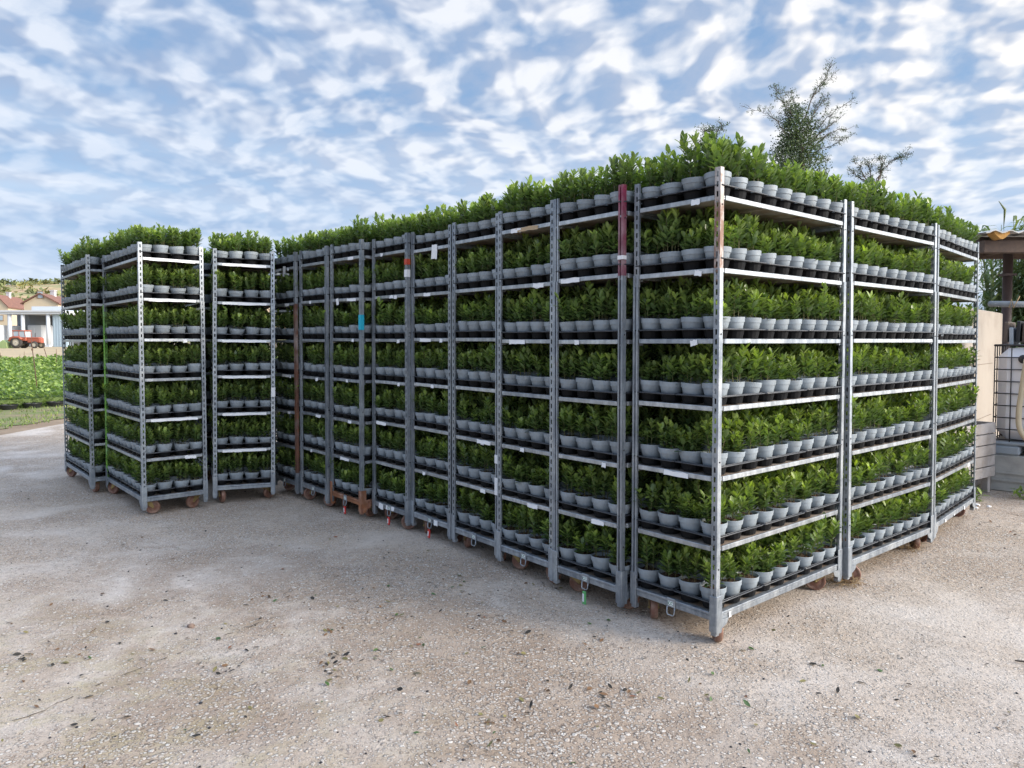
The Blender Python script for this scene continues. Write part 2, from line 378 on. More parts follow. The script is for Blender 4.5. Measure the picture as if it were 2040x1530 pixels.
def sheet(name, xs, ys, zoff, m, label=None):
    b = MB(); vs = [(x, y, gz(y) + zoff) for y in ys for x in xs]; n = len(xs)
    fs = [(j * n + i, j * n + i + 1, (j + 1) * n + i + 1, (j + 1) * n + i) for j in range(len(ys) - 1) for i in range(n - 1)]
    b.add(vs, fs, 0, smooth=True)
    return tag(obj(name, (b, [m])), label, kind='structure')
sheet('ground', [-1200, -60, -8.5, 60, 1200], [-60, -10, 0, 7, 14, 43, 100, 200, 1500], -0.008, DIRT, 'dry earth ground reaching the hills')
sheet('concrete_yard', [-8.5, 0, 30], [-10, 0, 7, 14, 17], 0.0, CONC, 'worn pebbly concrete yard')
# ragged yard edge and turf verge
b = MB(); ys = [6 + 0.35 * k for k in range(60)]
vs = []; fs = []
for k, y in enumerate(ys):
    vs += [(-8.95 + 0.22 * math.sin(y * 1.3) + rnd.uniform(-.12, .12), y, gz(y) + 0.004), (-40, y, gz(y) + 0.004)]
    if k: fs.append((2 * k - 2, 2 * k, 2 * k + 1, 2 * k - 1))
b.add(vs, fs); tag(obj('grass_verge', (b, [TURF])), 'thin patchy turf verge beside the concrete', kind='structure')
b = MB(); b.add([(-160, 43.5, gz(43.5) + .004), (40, 43.5, gz(43.5) + .004), (40, 100, gz(99.9) + .006), (-160, 100, gz(99.9) + .006)], [(0, 1, 2, 3)])
tag(obj('tan_field', (b, [TAN])), 'bare tan field beyond the crop', kind='structure')

# ---------------------------------------------------------------- shrub, pot, tray prototypes
def leaf(b, P, dirv, up, L, W, curl, tint, mi=0):
    d = dirv.normalized(); s = d.cross(up)
    if s.length < 1e-3: s = d.cross(Vector((1, 0, 0)))
    s.normalize(); n = s.cross(d).normalized()
    pts = [P]
    for t, wf in ((0.28, 0.78), (0.58, 1.0), (0.84, 0.60)):
        c = P + d * (L * t) - n * (curl * L * t * t)
        pts += [c - s * (W * wf / 2) + n * (0.12 * W), c, c + s * (W * wf / 2) + n * (0.12 * W)]
    pts.append(P + d * L - n * (curl * L))
    f = [(0, 2, 1), (0, 3, 2), (1, 2, 5, 4), (2, 3, 6, 5), (4, 5, 8, 7), (5, 6, 9, 8), (7, 8, 10), (8, 9, 10)]
    b.add([tuple(p) for p in pts], f, mi, tint=tint, smooth=True)

def foliage(seed):
    r = random.Random(seed); b = MB(); vig = r.uniform(.86, 1.08); yel = r.uniform(.6, 1.25); ns = r.randint(6, 9)
    for k in range(ns):
        a = 2 * math.pi * (k + r.uniform(-.3, .3)) / ns; rr = r.uniform(0.012, 0.052)
        base = Vector((rr * math.cos(a), rr * math.sin(a), 0.084))
        lean = r.uniform(0.02, 0.17); H = r.uniform(0.095, 0.182) * vig
        ax = Vector((math.cos(a) * lean, math.sin(a) * lean, 1)).normalized()
        bend = Vector((r.uniform(-.12, .12), r.uniform(-.12, .12), 0))
        pos = lambda t: base + ax * (H * t) + bend * (H * t * t)
        b.tube([pos(0), pos(.35), pos(.7), pos(1)], [0.0019, 0.0017, 0.0014, 0.001], 4, 1, tint=(0, 0, 0), cap=False)
        t = r.uniform(0.14, 0.34); ang = r.uniform(0, 6.28)
        while t < 0.97:
            for side in (0, math.pi):
                if r.random() < 0.16: continue
                aa = ang + side + r.uniform(-.35, .35); el = r.uniform(0.15, 0.75) + 0.35 * t
                d = Vector((math.cos(aa) * math.cos(el), math.sin(aa) * math.cos(el), math.sin(el)))
                L = r.uniform(0.042, 0.066) * (1.0 - 0.2 * abs(t - 0.6)); young = max(0, t - 0.50) * 1.3 * r.uniform(0.2, 1)
                leaf(b, pos(t), d, Vector((0, 0, 1)), L, L * r.uniform(0.38, 0.50), r.uniform(-0.1, 0.35), (min(1, young + r.uniform(0, .16)), r.random(), 0))
            t += r.uniform(0.062, 0.098); ang += 1.5 + r.uniform(-.3, .3)
        yt = r.uniform(0.15, 0.85) * yel
        for q in range(r.randint(3, 5)):
            aa = r.uniform(0, 6.28); el = r.uniform(0.75, 1.35)
            d = Vector((math.cos(aa) * math.cos(el), math.sin(aa) * math.cos(el), math.sin(el)))
            L = r.uniform(0.038, 0.062); leaf(b, pos(1.0), d, Vector((0, 0, 1)) + d * .1, L, L * r.uniform(0.34, 0.48), r.uniform(-0.1, 0.25), (yt * r.uniform(.6, 1.1), r.random(), 0))
    return b

def pot_mb():
    b = MB()
    b.lathe([(0.0, 0.004), (0.045, 0.004), (0.0485, 0.007), (0.0632, 0.0775)], 24)
    b.lathe([(0.0632, 0.0775), (0.0632, 0.0795), (0.0672, 0.0798)], 24, smooth=False)
    b.lathe([(0.0672, 0.0798), (0.0697, 0.1045)], 24)
    b.lathe([(0.0697, 0.1045), (0.0690, 0.1062), (0.0668, 0.1062), (0.0650, 0.083)], 24)
    return b
def soil_mb(seed):
    r = random.Random(seed); b = MB(); n = 14
    prof = [0.0, 0.022, 0.046, 0.0655]
    vs = [(0, 0, 0.095)]; fs = []
    for j, rad in enumerate(prof[1:]):
        for i in range(n):
            a = 2 * math.pi * i / n; vs.append((rad * math.cos(a), rad * math.sin(a), (0.093, 0.091, 0.087)[j] + r.uniform(-.003, .003)))
    for i in range(n): fs.append((0, 1 + i, 1 + (i + 1) % n))
    for j in range(2):
        for i in range(n):
            i2 = (i + 1) % n; fs.append((1 + j * n + i, 1 + (j + 1) * n + i, 1 + (j + 1) * n + i2, 1 + j * n + i2))
    b.add(vs, fs)
    for q in range(16):   # bark chips
        a = r.uniform(0, 6.28); rr = r.uniform(0, .055); x, y = rr * math.cos(a), rr * math.sin(a); s = r.uniform(.003, .006)
        M = Matrix.Translation((x, y, 0.095)) @ Euler((r.uniform(-.5, .5), r.uniform(-.5, .5), r.uniform(0, 3))).to_matrix().to_4x4()
        b.box((-s * 1.5, -s, -s * .3), (s * 1.5, s, s * .4), M=M)
    return b
TL, TW = 0.444, 0.278     # tray length (along the trolley) and width
def tray_mb():
    b = MB(); px, py = TW / 2, TL / 3; n = 16
    for i in range(2):
        for j in range(3):
            cx = -TW / 2 + px * (i + .5); cy = -TL / 2 + py * (j + .5)
            ring = []; sq = []
            for k in range(n):
                a = 2 * math.pi * (k + .5) / n; ca, sa = math.cos(a), math.sin(a)
                ring.append((cx + 0.0620 * ca, cy + 0.0620 * sa, 0.042))
                q = min((px / 2) / abs(ca) if abs(ca) > 1e-6 else 9, (py / 2) / abs(sa) if abs(sa) > 1e-6 else 9)
                sq.append((cx + q * ca, cy + q * sa, 0.045))
            for (ang) in (45, 135, 225, 315):
                pass
            k0 = len(b.v); vs = sq + ring + [(cx + (p[0] - cx) * .86, cy + (p[1] - cy) * .86, 0.0022) for p in ring] + [(cx, cy, 0.0022)]
            fs = []
            for k in range(n):
                k2 = (k + 1) % n
                fs += [(k, k2, n + k2, n + k), (n + k, n + k2, 2 * n + k2, 2 * n + k), (2 * n + k, 2 * n + k2, 3 * n)]
            b.add(vs, fs, 0, smooth=False)
    # double lip round the tray
    w2, l2 = TW / 2, TL / 2
    def ringtube(w_, l_, z, rad):
        pts = []
        for (sx, sy, a0) in ((1, 1, 0), (-1, 1, 90), (-1, -1, 180), (1, -1, 270)):
            for k in range(4):
                a = R(a0 + 30 * k); pts.append((sx * (w_ - .02) + .02 * math.cos(a), sy * (l_ - .02) + .02 * math.sin(a), z))
        pts.append(pts[0]); b.tube(pts, rad, 5, 1, cap=False)
    ringtube(w2, l2, 0.0465, 0.0040); ringtube(w2 - .010, l2 - .010, 0.0495, 0.0030)
    return b
NV = 18
POTME = pot_mb().mesh('pot', [POT]); SOILME = [soil_mb(100 + i).mesh('soil', [SOIL]) for i in range(4)]
FOLME = [foliage(i + 1).mesh('foliage', [LEAF, STEM]) for i in range(NV)]
TRAYME = tray_mb().mesh('plant_tray', [TRAY, TRAYLIP])
# joined copies of the same plants and trays, for the uncountable rest
restcol = bpy.data.collections.new('potted plant sources')
for i in range(NV):
    b = MB(); src = [(POTME, 0), (SOILME[i % 4], 1), (FOLME[i], 2)]
    me = bpy.data.meshes.new('whole_plant'); V = []; F = []; MI = []; T = []; SMO = []
    for sm, mo in src:
        k = len(V); V += [tuple(v.co) for v in sm.vertices]
        ca = sm.color_attributes.get('tint'); T += [tuple(c.color) for c in ca.data] if ca else [(0, 0, 0, 1)] * len(sm.vertices)
        for p in sm.polygons: F.append(tuple(q + k for q in p.vertices)); MI.append(mo + p.material_index); SMO.append(p.use_smooth)
    me.from_pydata(V, [], F)
    for m in (POT, SOIL, LEAF, STEM): me.materials.append(m)
    me.polygons.foreach_set('material_index', MI); me.polygons.foreach_set('use_smooth', SMO)
    ca = me.color_attributes.new('tint', 'FLOAT_COLOR', 'POINT'); ca.data.foreach_set('color', np.array(T, dtype=np.float32).ravel())
    me.update(); restcol.objects.link(bpy.data.objects.new('whole_plant_%02d' % i, me))
traycol = bpy.data.collections.new('tray sources'); traycol.objects.link(bpy.data.objects.new('whole_tray', TRAYME))

def scatter_object(name, items, coll, label):
    """one object whose geometry nodes set a copy of a plant at every point; items: (matrix, index)"""
    me = bpy.data.meshes.new(name); me.from_pydata([tuple(M.to_translation()) for M, _ in items], [], [])
    for nm_, ty_ in (('rot', 'FLOAT_VECTOR'), ('scl', 'FLOAT_VECTOR'), ('idx', 'INT')): me.attributes.new(nm_, ty_, 'POINT')
    me.attributes['rot'].data.foreach_set('vector', np.array([list(M.to_euler()) for M, _ in items], dtype=np.float32).ravel())
    me.attributes['scl'].data.foreach_set('vector', np.array([list(M.to_scale()) for M, _ in items], dtype=np.float32).ravel())
    me.attributes['idx'].data.foreach_set('value', np.array([i for _, i in items], dtype=np.int32))
    o = obj(name, me); ng = bpy.data.node_groups.new(name, 'GeometryNodeTree')
    ng.interface.new_socket(name='Geometry', in_out='INPUT', socket_type='NodeSocketGeometry')
    ng.interface.new_socket(name='Geometry', in_out='OUTPUT', socket_type='NodeSocketGeometry')
    n = ng.nodes; L = ng.links
    gi = n.new('NodeGroupInput'); go = n.new('NodeGroupOutput'); ip = n.new('GeometryNodeInstanceOnPoints'); ci = n.new('GeometryNodeCollectionInfo')
    ci.inputs['Collection'].default_value = coll; ci.inputs['Separate Children'].default_value = True; ci.inputs['Reset Children'].default_value = True
    def na(nm, ty):
        q = n.new('GeometryNodeInputNamedAttribute'); q.data_type = ty; q.inputs['Name'].default_value = nm; return q.outputs['Attribute']
    L.new(gi.outputs[0], ip.inputs['Points']); L.new(ci.outputs[0], ip.inputs['Instance']); ip.inputs['Pick Instance'].default_value = True
    L.new(na('idx', 'INT'), ip.inputs['Instance Index']); L.new(na('rot', 'FLOAT_VECTOR'), ip.inputs['Rotation']); L.new(na('scl', 'FLOAT_VECTOR'), ip.inputs['Scale'])
    L.new(ip.outputs[0], go.inputs[0])
    md = o.modifiers.new('scatter', 'NODES'); md.node_group = ng
    return tag(o, label, kind='stuff')

# ---------------------------------------------------------------- trolley
CW, CL = 0.565, 1.35
ZS = [0.175, 0.520, 0.870, 1.225, 1.580, 1.940, 2.298]     # top of each shelf
def base_mb():
    b = MB(); z0, z1 = 0.129, 0.172
    o = 0.004
    # rails: channel with a step line
    for (a, c) in (((-CW + o, o), (-o, o + .03)), ((-CW + o, CL - o - .03), (-o, CL - o))):
        b.box((a[0] + .03, a[1], z0), (c[0] - .03, c[1], z1 - .014), ch=.003); b.box((a[0] + .03, a[1] - .003, z1 - .0135), (c[0] - .03, c[1], z1), ch=.002)
    for x0 in (-CW + o, -o - .03):
        b.box((x0, .034, z0), (x0 + .03, CL - .034, z1 - .014), ch=.003); b.box((x0 - (.003 if x0 < -.3 else -.0), .034, z1 - .0135), (x0 + .03 + (.0 if x0 < -.3 else .003), CL - .034, z1), ch=.002)
    b.box((-CW + .034, .034, 0.150), (-.034, CL - .034, 0.169), m=1)
    # corner sockets, L shaped
    for sx in (0, 1):
        for sy in (0, 1):
            X = -CW if sx else 0.0; Y = CL if sy else 0.0; dx_ = 1 if sx else -1; dy_ = -1 if sy else 1
            def bx(xa, xb, ya, yb, za, zb):
                b.box((min(xa, xb), min(ya, yb), za), (max(xa, xb), max(ya, yb), zb), ch=.002)
            t = .004
            bx(X - dx_ * .003, X + dx_ * .040, Y - dy_ * .004, Y + dy_ * (-.004 + t), .075, .262)
            bx(X - dx_ * .003, X + dx_ * (-.003 + t), Y + dy_ * .0005, Y + dy_ * .050, .068, .262)
            # pointed foot
            bx(X + dx_ * .002, X + dx_ * .034, Y + dy_ * .001, Y + dy_ * .032, .055, .078)
            # bevelled gusset plate on the long side
            gx = X - dx_ * .0028
            b.add([(gx, Y + dy_ * .05, .135), (gx, Y + dy_ * .11, .135), (gx, Y + dy_ * .09, .105), (gx, Y + dy_ * .05, .090),
                   (gx + dx_ * .004, Y + dy_ * .05, .135), (gx + dx_ * .004, Y + dy_ * .11, .135), (gx + dx_ * .004, Y + dy_ * .09, .105), (gx + dx_ * .004, Y + dy_ * .05, .090)],
                  [(0, 1, 2, 3), (7, 6, 5, 4), (0, 4, 5, 1), (1, 5, 6, 2), (2, 6, 7, 3), (3, 7, 4, 0)])
    return b
def post_mb(sx, sy, z0, z1, inset=0.0, boltz=(), channel=False):
    """perforated L post with a folded lip; slotted web on the short side, plain flange on the long side"""
    b = MB(); X = -CW if sx else 0.0; Y = CL if sy else 0.0; dx_ = 1 if sx else -1; dy_ = -1 if sy else 1
    X += dx_ * (.0015 + inset); Y += dy_ * (.0015 + inset); t = .0025; W = .034; D = .030
    def bx(xa, xb, ya, yb, za, zb): b.box((min(xa, xb), min(ya, yb), za), (max(xa, xb), max(ya, yb), zb))
    # web with slots
    bx(X, X + dx_ * .0125, Y, Y + dy_ * t, z0, z1); bx(X + dx_ * .0235, X + dx_ * W, Y, Y + dy_ * t, z0, z1)
    z = z0; k = 0
    if channel:
        bx(X + dx_ * .011, X + dx_ * .025, Y + dy_ * .012, Y + dy_ * (.012 + t), z0, z1); bx(X + dx_ * .0085, X + dx_ * .011, Y + dy_ * t, Y + dy_ * .014, z0, z1); bx(X + dx_ * .025, X + dx_ * .0275, Y + dy_ * t, Y + dy_ * .014, z0, z1); z = z1
    while z < z1 - .004:
        ze = min(z + .022, z1); bx(X + dx_ * .0125, X + dx_ * .0235, Y + dy_ * .0002, Y + dy_ * t, z, ze); z += .050
    # flange and lips
    bx(X, X + dx_ * t, Y + dy_ * t, Y + dy_ * D, z0, z1)
    bx(X + dx_ * t, X + dx_ * .010, Y + dy_ * (D - t), Y + dy_ * D, z0, z1)
    bx(X + dx_ * (W - t), X + dx_ * W, Y + dy_ * t, Y + dy_ * .014, z0, z1)
    for zb in boltz:
        M = Matrix.Translation((X - dx_ * .0015, Y + dy_ * .016, zb)) @ Matrix.Rotation(math.pi / 2, 4, 'Y')
        b.lathe([(0, -.002), (.004, -.002), (.004, .002), (0, .002)], 8, m=1, M=M)
    return b
def shelf_mb():
    """folded sheet shelf with notched corners; top surface at z=0"""
    b = MB(); h = .025
    x0, x1 = -CW + .006, -.006; nx = .036; y0, y1 = .006, CL - .006; ny = .036
    out = [(x0 + nx, y0), (x1 - nx, y0), (x1 - nx, y0 + ny), (x1, y0 + ny), (x1, y1 - ny), (x1 - nx, y1 - ny), (x1 - nx, y1), (x0 + nx, y1), (x0 + nx, y1 - ny), (x0, y1 - ny), (x0, y0 + ny), (x0 + nx, y0 + ny)]
    n = len(out)
    b.add([(x, y, -.002) for x, y in out] + [(x, y, -.010) for x, y in out],
          [(0, 1, 2, 11), (2, 3, 4, 5, 8, 9, 10, 11), (5, 6, 7, 8), (n + 11, n + 2, n + 1, n), (n + 11, n + 10, n + 9, n + 8, n + 5, n + 4, n + 3, n + 2), (n + 8, n + 7, n + 6, n + 5)], m=1)
    e = .0005
    b.box((x0 + nx, y0 - e, -h), (x1 - nx, y0 + .012, .0), ch=.002); b.box((x0 + nx, y1 - .012, -h), (x1 - nx, y1 + e, .0), ch=.002)
    b.box((x0 - e, y0 + ny + .012, -h), (x0 + .012, y1 - ny - .012, .0), ch=.002); b.box((x1 - .012, y0 + ny + .012, -h), (x1 + e, y1 - ny - .012, .0), ch=.002)
    for Y in (y0 + ny, y1 - ny - .010):      # end strips behind the notches
        b.box((x0 + .004, Y, -h * .8), (x0 + nx - .001, Y + .010, -.0005)); b.box((x1 - nx + .001, Y, -h * .8), (x1 - .004, Y + .010, -.0005))
    for k in (0.33, 0.66):                     # stiffening ribs under the board
        Y = y0 + (y1 - y0) * k; b.box((x0 + .014, Y - .012, -.022), (x1 - .014, Y + .012, -.0105), m=1)
    for sx in (0, 1):                          # hooks into the slotted posts
        for sy in (0, 1):
            X = (x0 if sx else x1); d = 1 if sx else -1; Y = (y1 if sy else y0); e2 = -1 if sy else 1
            xs = sorted((X + d * .010, X + d * .026)); yy = sorted((Y + e2 * .002, Y + e2 * .045))
            b.box((xs[0], yy[0], -h - .012), (xs[1], yy[1], -h - .002))
    return b
def caster_fork():
    b = MB()
    b.box((-.045, -.04, .112), (.045, .04, .1175), ch=.001); b.lathe([(.0, .100), (.026, .100), (.028, .108), (.022, .1121)], 14)
    for s_ in (-1, 1):
        y = s_ * .022
        b.add([(-.028, y, .101), (.03, y, .101), (.048, y, .060), (.036, y, .048), (.022, y, .060), (-.028, y + s_ * .003, .101), (.03, y + s_ * .003, .101), (.048, y + s_ * .003, .060), (.036, y + s_ * .003, .048), (.022, y + s_ * .003, .060)],
              [(0, 1, 2, 3, 4), (9, 8, 7, 6, 5), (0, 5, 6, 1), (1, 6, 7, 2), (2, 7, 8, 3), (3, 8, 9, 4), (4, 9, 5, 0)])
    b.box((-.028, -.025, .0985), (.03, .025, .1015))
    M = Matrix.Translation((.035, 0, .0575)) @ Matrix.Rotation(math.pi / 2, 4, 'X'); b.lathe([(0, -.03), (.006, -.03), (.006, .03), (0, .03)], 8, M=M)
    return b
def caster_wheel():
    b = MB(); M = Matrix.Translation((.035, 0, .0575)) @ Matrix.Rotation(math.pi / 2, 4, 'X')
    b.lathe([(.012, -.019), (.030, -.015), (.040, -.011), (.047, -.018), (.054, -.0175), (.0575, -.010), (.0575, .010), (.054, .0175), (.047, .018), (.040, .011), (.030, .015), (.012, .019)], 26, M=M)
    return b
BASEME = base_mb().mesh('base_frame', [STEEL, PLY]); SHELFME = shelf_mb().mesh('shelf', [STEELB, PLY])
POSTME = {(sx, sy): post_mb(sx, sy, .075, 1.93, 0.0, (.40, .95, 1.60)).mesh('post', [STEEL, INK]) for sx in (0, 1) for sy in (0, 1)}
EXTME = {(sx, sy): post_mb(sx, sy, 1.865, 2.435, .0032, (2.25,)).mesh('post_extension', [STEEL, INK]) for sx in (0, 1) for sy in (0, 1)}
CHPOST = {(sx, 0): post_mb(sx, 0, .075, 1.93, 0.0, (.40, .95, 1.60), True).mesh('post', [STEEL, INK]) for sx in (0, 1)}
CHEXT = {(sx, 0): post_mb(sx, 0, 1.865, 2.435, .0032, (2.25,), True).mesh('post_extension', [STEEL, INK]) for sx in (0, 1)}
FORKME = caster_fork().mesh('caster', [FORK]); WHEELME = caster_wheel().mesh('wheel', [WHEEL])
def badge_mb():
    b = MB(); cx = -CW / 2
    b.box((cx - .028, -.004, .131), (cx + .028, .0008, .180), m=0, ch=.003)
    b.tube([(cx - .024, -.002, .132), (cx - .024, -.006, .100), (cx - .018, -.008, .090), (cx + .018, -.008, .090), (cx + .024, -.006, .100), (cx + .024, -.002, .132)], .0035, 6)
    b.box((cx - .016, -.0055, .140), (cx + .016, -.0042, .164), m=1)
    return b
BADGEME = badge_mb().mesh('coupling_handle', [STEEL, PAPER])
def letters(txt, size, m):
    cu = bpy.data.curves.new('t', 'FONT'); cu.body = txt; cu.size = size; cu.extrude = .0003; cu.align_x = 'CENTER'; cu.align_y = 'CENTER'; cu.offset = size * .02
    o = bpy.data.objects.new('t', cu); me = bpy.data.meshes.new_from_object(o); bpy.data.objects.remove(o); me.name = 'lettering'
    me.materials.clear(); me.materials.append(m); return me
CCME = letters('CC', .024, BADGEG)

CARTS = {
 'c1': (1.0402, 3.6474, .8711, -.0007), 'c2': (.6179, 4.0570, .8750, -.0019), 'c3': (.2553, 4.5064, .8851, .0018), 'c4': (-.0968, 4.9742, .8901, .0030),
 'c5': (-.4667, 5.4623, .8780, .0059), 'c6': (-.8520, 5.8750, .8600, .0057), 'c7': (-1.3119, 6.2645, .8500, .0134), 'c8': (-1.7158, 6.6918, .8500, .0097),
 'c9': (-2.1257, 7.1272, .8500, .0033), 'r2': (2.1241, 4.5367, .8776, -.0074), 'r3': (3.2036, 5.4603, .7626, -.0061),
 'lb': (-2.8588, 6.7756, -.7192, .0010), 'lc': (-2.3355, 7.1038, -.4053, .0129), 'la': (-3.8580, 7.7105, -.7190, -.0002), 'ld': (-2.93, 8.27, -.56, 0.0), 'm0': (-2.35, 8.75, 0.0, 0.0)}
for k_ in ('c2', 'c3', 'c4', 'c5', 'c6', 'c7', 'c8'):      # the second row, glimpsed over and between the first
    x_, y_, a_, l_ = CARTS[k_]; CARTS['m' + k_[1]] = (x_ + 1.39 * math.sin(a_), y_ + 1.39 * math.cos(a_), a_, 0.0)
CDESC = {
 'c1': ('trolley at the front corner of the block, one post topped with rust', 'corner trolley'),
 'c2': ('trolley with a maroon upper post, beside the front corner trolley', 'maroon-post trolley'),
 'c3': ('grey trolley with brown paper on its top shelf, next to the maroon-post trolley', 'third trolley from the corner'),
 'c4': ('grey trolley fourth from the front corner, no tag hanging from its base', 'fourth trolley from the corner'),
 'c5': ('trolley with a white sheet hanging from its top shelf and a red tag below', 'fifth trolley from the corner'),
 'c6': ('trolley with torn white paper on its base rail, sixth from the corner', 'sixth trolley from the corner'),
 'c7': ('trolley with an orange rusty base and blue tape on one post', 'rusty-based trolley'),
 'c8': ('narrow looking grey trolley between the rusty base trolley and the brown post', 'eighth trolley from the corner'),
 'c9': ('last trolley of the long row, with a brown rusted post at its front', 'last trolley of long row'),
 'r2': ('middle one of the three trolleys seen lengthways on the sunlit end', 'middle trolley, sunlit end'),
 'r3': ('trolley at the far end of the sunlit side, next to the wooden crate', 'trolley by the crate'),
 'lb': ('trolley with a lime green rear post, at the corner of the smaller group', 'trolley with the lime post'),
 'lc': ('trolley in the inner angle, between the lime-post trolley and the long row', 'inner angle trolley'),
 'ld': ('trolley standing in the dark behind the gap between the smaller group trolleys', 'hidden trolley'),
 'la': ('trolley behind the lime-post one, nearest to the field and tractor', 'trolley nearest the field')}
for k_ in CARTS:
    if k_[0] == 'm': CDESC[k_] = ('second-row trolley glimpsed behind the ' + {'2': 'maroon-post trolley', '3': 'trolley with brown paper on its top shelf', '4': 'fourth trolley from the front corner',
        '5': 'trolley with the hanging white sheet', '6': 'trolley with torn white paper on its base', '7': 'trolley with the orange rusty base', '8': 'trolley left of the rusty-based one'.replace('left of', 'next along from'), '0': 'brown-post trolley at the end of the row'}[k_[1]], 'second row trolley')
TIERS = ['bottom tier', 'second tier up', 'third tier up', 'fourth tier up', 'fifth tier up', 'sixth tier up', 'top tier']
ORD = ['first', 'second', 'third', 'fourth', 'fifth', 'sixth', 'seventh', 'eighth', 'ninth']
NODEG = {k: (random.Random(hash(k) % 1000 if False else sum(map(ord, k)))) for k in CARTS}
FACES = {k: ('s',) for k in CARTS}
FACES['c1'] = ('s', 'r'); FACES['r2'] = ('r',); FACES['r3'] = ('r',); FACES['lb'] = ('s', 'l'); FACES['la'] = ('l', 's'); FACES['ld'] = ()
for k_ in CARTS:
    if k_[0] == 'm': FACES[k_] = ()
CMW = {}
plants = []; trays = []
for key, (x, y, yaw, lean) in CARTS.items():
    M = Matrix.Translation((x, y, 0)) @ Matrix.Rotation(-yaw, 4, 'Z') @ Matrix.Rotation(lean, 4, 'Y'); CMW[key] = M
    r = NODEG[key]
    t = thing('plant_trolley', CDESC[key][0], 'trolley', M @ Matrix.Translation((-CW / 2, CL / 2, 0)), 'galvanised plant trolleys')
    off = Matrix.Translation((CW / 2, -CL / 2, 0))
    def part(nm, me, loc=off, par=t):
        o = obj(nm, me, par); o.matrix_local = loc; return o
    bo = part('base_frame', BASEME)
    if key == 'c7': own_mat(bo, RUST); bo['label'] = 'orange rusty base frame'
    posts = {}
    for k2 in POSTME:
        ch_ = k2[1] == 0 and key in ('c2', 'c3', 'c4', 'c5', 'c6', 'c7', 'c8', 'c9', 'c1') and r.random() < .72 and (key, k2) != ('c1', (0, 0))
        posts[k2] = (part('post', CHPOST[k2] if ch_ else POSTME[k2]), part('post_extension', CHEXT[k2] if ch_ and r.random() < .7 else EXTME[k2]))
    if key == 'c1': own_mat(posts[0, 0][1], RUSTTOP); posts[0, 0][1]['label'] = 'rust-stained upper post'
    if key == 'c2': own_mat(posts[0, 0][1], MAROON); posts[0, 0][1]['label'] = 'maroon painted upper post'
    if key == 'c9': own_mat(posts[0, 0][0], RUSTPOST); posts[0, 0][0]['label'] = 'brown rusted post'
    if key == 'lb': own_mat(posts[1, 1][0], LIME); posts[1, 1][0]['label'] = 'lime green post'
    zs = [ZS[0]] + [z + r.uniform(-.008, .008) for z in ZS[1:]]
    shelves = []
    for z in zs[1:]:
        tl = Matrix.Rotation(r.uniform(-.002, .002), 4, 'Y')
        sh = part('shelf', SHELFME, off @ Matrix.Translation((0, 0, z))); shelves.append(sh)
        if r.random() < .10: own_mat(sh, STEEL)
    for sx in (0, 1):
        for sy in (0, 1):
            ang = r.uniform(0, 6.28)
            if key == 'c1' and sy == 0: ang = -.75 if sx == 0 else -.8
            if key == 'c2' and sx == 1 and sy == 0: ang = .7
            c = part('caster', FORKME, off @ Matrix.Translation((-CW + .075 if sx else -.075, CL - .105 if sy else .105, 0)) @ Matrix.Rotation(ang, 4, 'Z') @ Matrix.Scale(1.08, 4))
            wv_ = obj('wheel', WHEELME, c)
    if 's' in FACES[key] and key[0] == 'c':
        h = part('coupling_handle', BADGEME)
        l = obj('lettering', CCME, h); l.matrix_local = Matrix.Translation((-CW / 2, -.0058, .152)) @ Matrix.Rotation(math.pi / 2, 4, 'X')
    # paper stickers on the shelf edges
    def sticker(tier, u, wd, hg, m=PAPER, face='s', nm='paper_label', drop=0.0, rot=0.0):
        b_ = MB(); n_ = 5
        vs = []
        for i in range(n_ + 1):
            for j in range(3):
                xx = -wd / 2 + wd * i / n_; zz_ = hg / 2 - hg * j / 2
                vs.append((xx + rnd.uniform(-.002, .002), -.0022 - (rnd.uniform(0, .004) if j == 2 else rnd.uniform(0, .0008)), zz_ + rnd.uniform(-.003, .003)))
        fs = [(i * 3 + j + 1, i * 3 + j + 4, i * 3 + j + 3, i * 3 + j) for i in range(n_) for j in range(2)]
        b_.add(vs, fs, smooth=True)
        par = shelves[tier - 1] if tier > 0 else bo
        o = obj(nm, (b_, [m]), par)
        zc = -.016 if tier > 0 else .145
        if face == 's': o.matrix_local = Matrix.Translation((-u, .0035 if tier > 0 else .0015, zc + drop)) @ Matrix.Rotation(rot, 4, 'Y')
        elif face == 'r': o.matrix_local = Matrix.Translation((-.0035 if tier > 0 else -.001, u, zc + drop)) @ Matrix.Rotation(math.pi / 2, 4, 'Z')
        return o
    if key[0] == 'c' or key in ('lb', 'lc'):
        for tier in range(1, 7):
            if r.random() < .62: sticker(tier, r.uniform(.14, .42), r.choice((.04, .06, .10, .16)), .026, rot=r.uniform(-.03, .03))
            if r.random() < .25: sticker(tier, r.uniform(.12, .20), r.uniform(.03, .06), .028, rot=r.uniform(-.2, .2), drop=-.004)
            if key in ('lb', 'lc') and r.random() < .7: sticker(tier, .28, .40, .024)
    if key == 'c3': sticker(6, .26, .22, .026, m=mat('brown paper tape', (.42, .30, .18), .8), rot=.02)
    if key == 'c5': sticker(6, .22, .075, .11, drop=-.025, rot=.06); sticker(0, .2, .05, .04)
    if key == 'c9': sticker(6, .24, .06, .10, drop=-.02, rot=.05)
    if key == 'c6': sticker(0, .42, .075, .05, rot=.1); sticker(0, .27, .13, .035, rot=-.05, drop=.01)
    if key == 'c7': sticker(5, .42, .05, .06, drop=-.01, rot=-.3)
    if key in ('r3',): sticker(0, .33, .03, .02, face='r'); sticker(0, .95, .03, .03, face='r'); sticker(0, .6, .02, .015, face='r'); sticker(1, 1.08, .06, .03, face='r')
    if key == 'c1': sticker(0, .12, .018, .03, face='r')
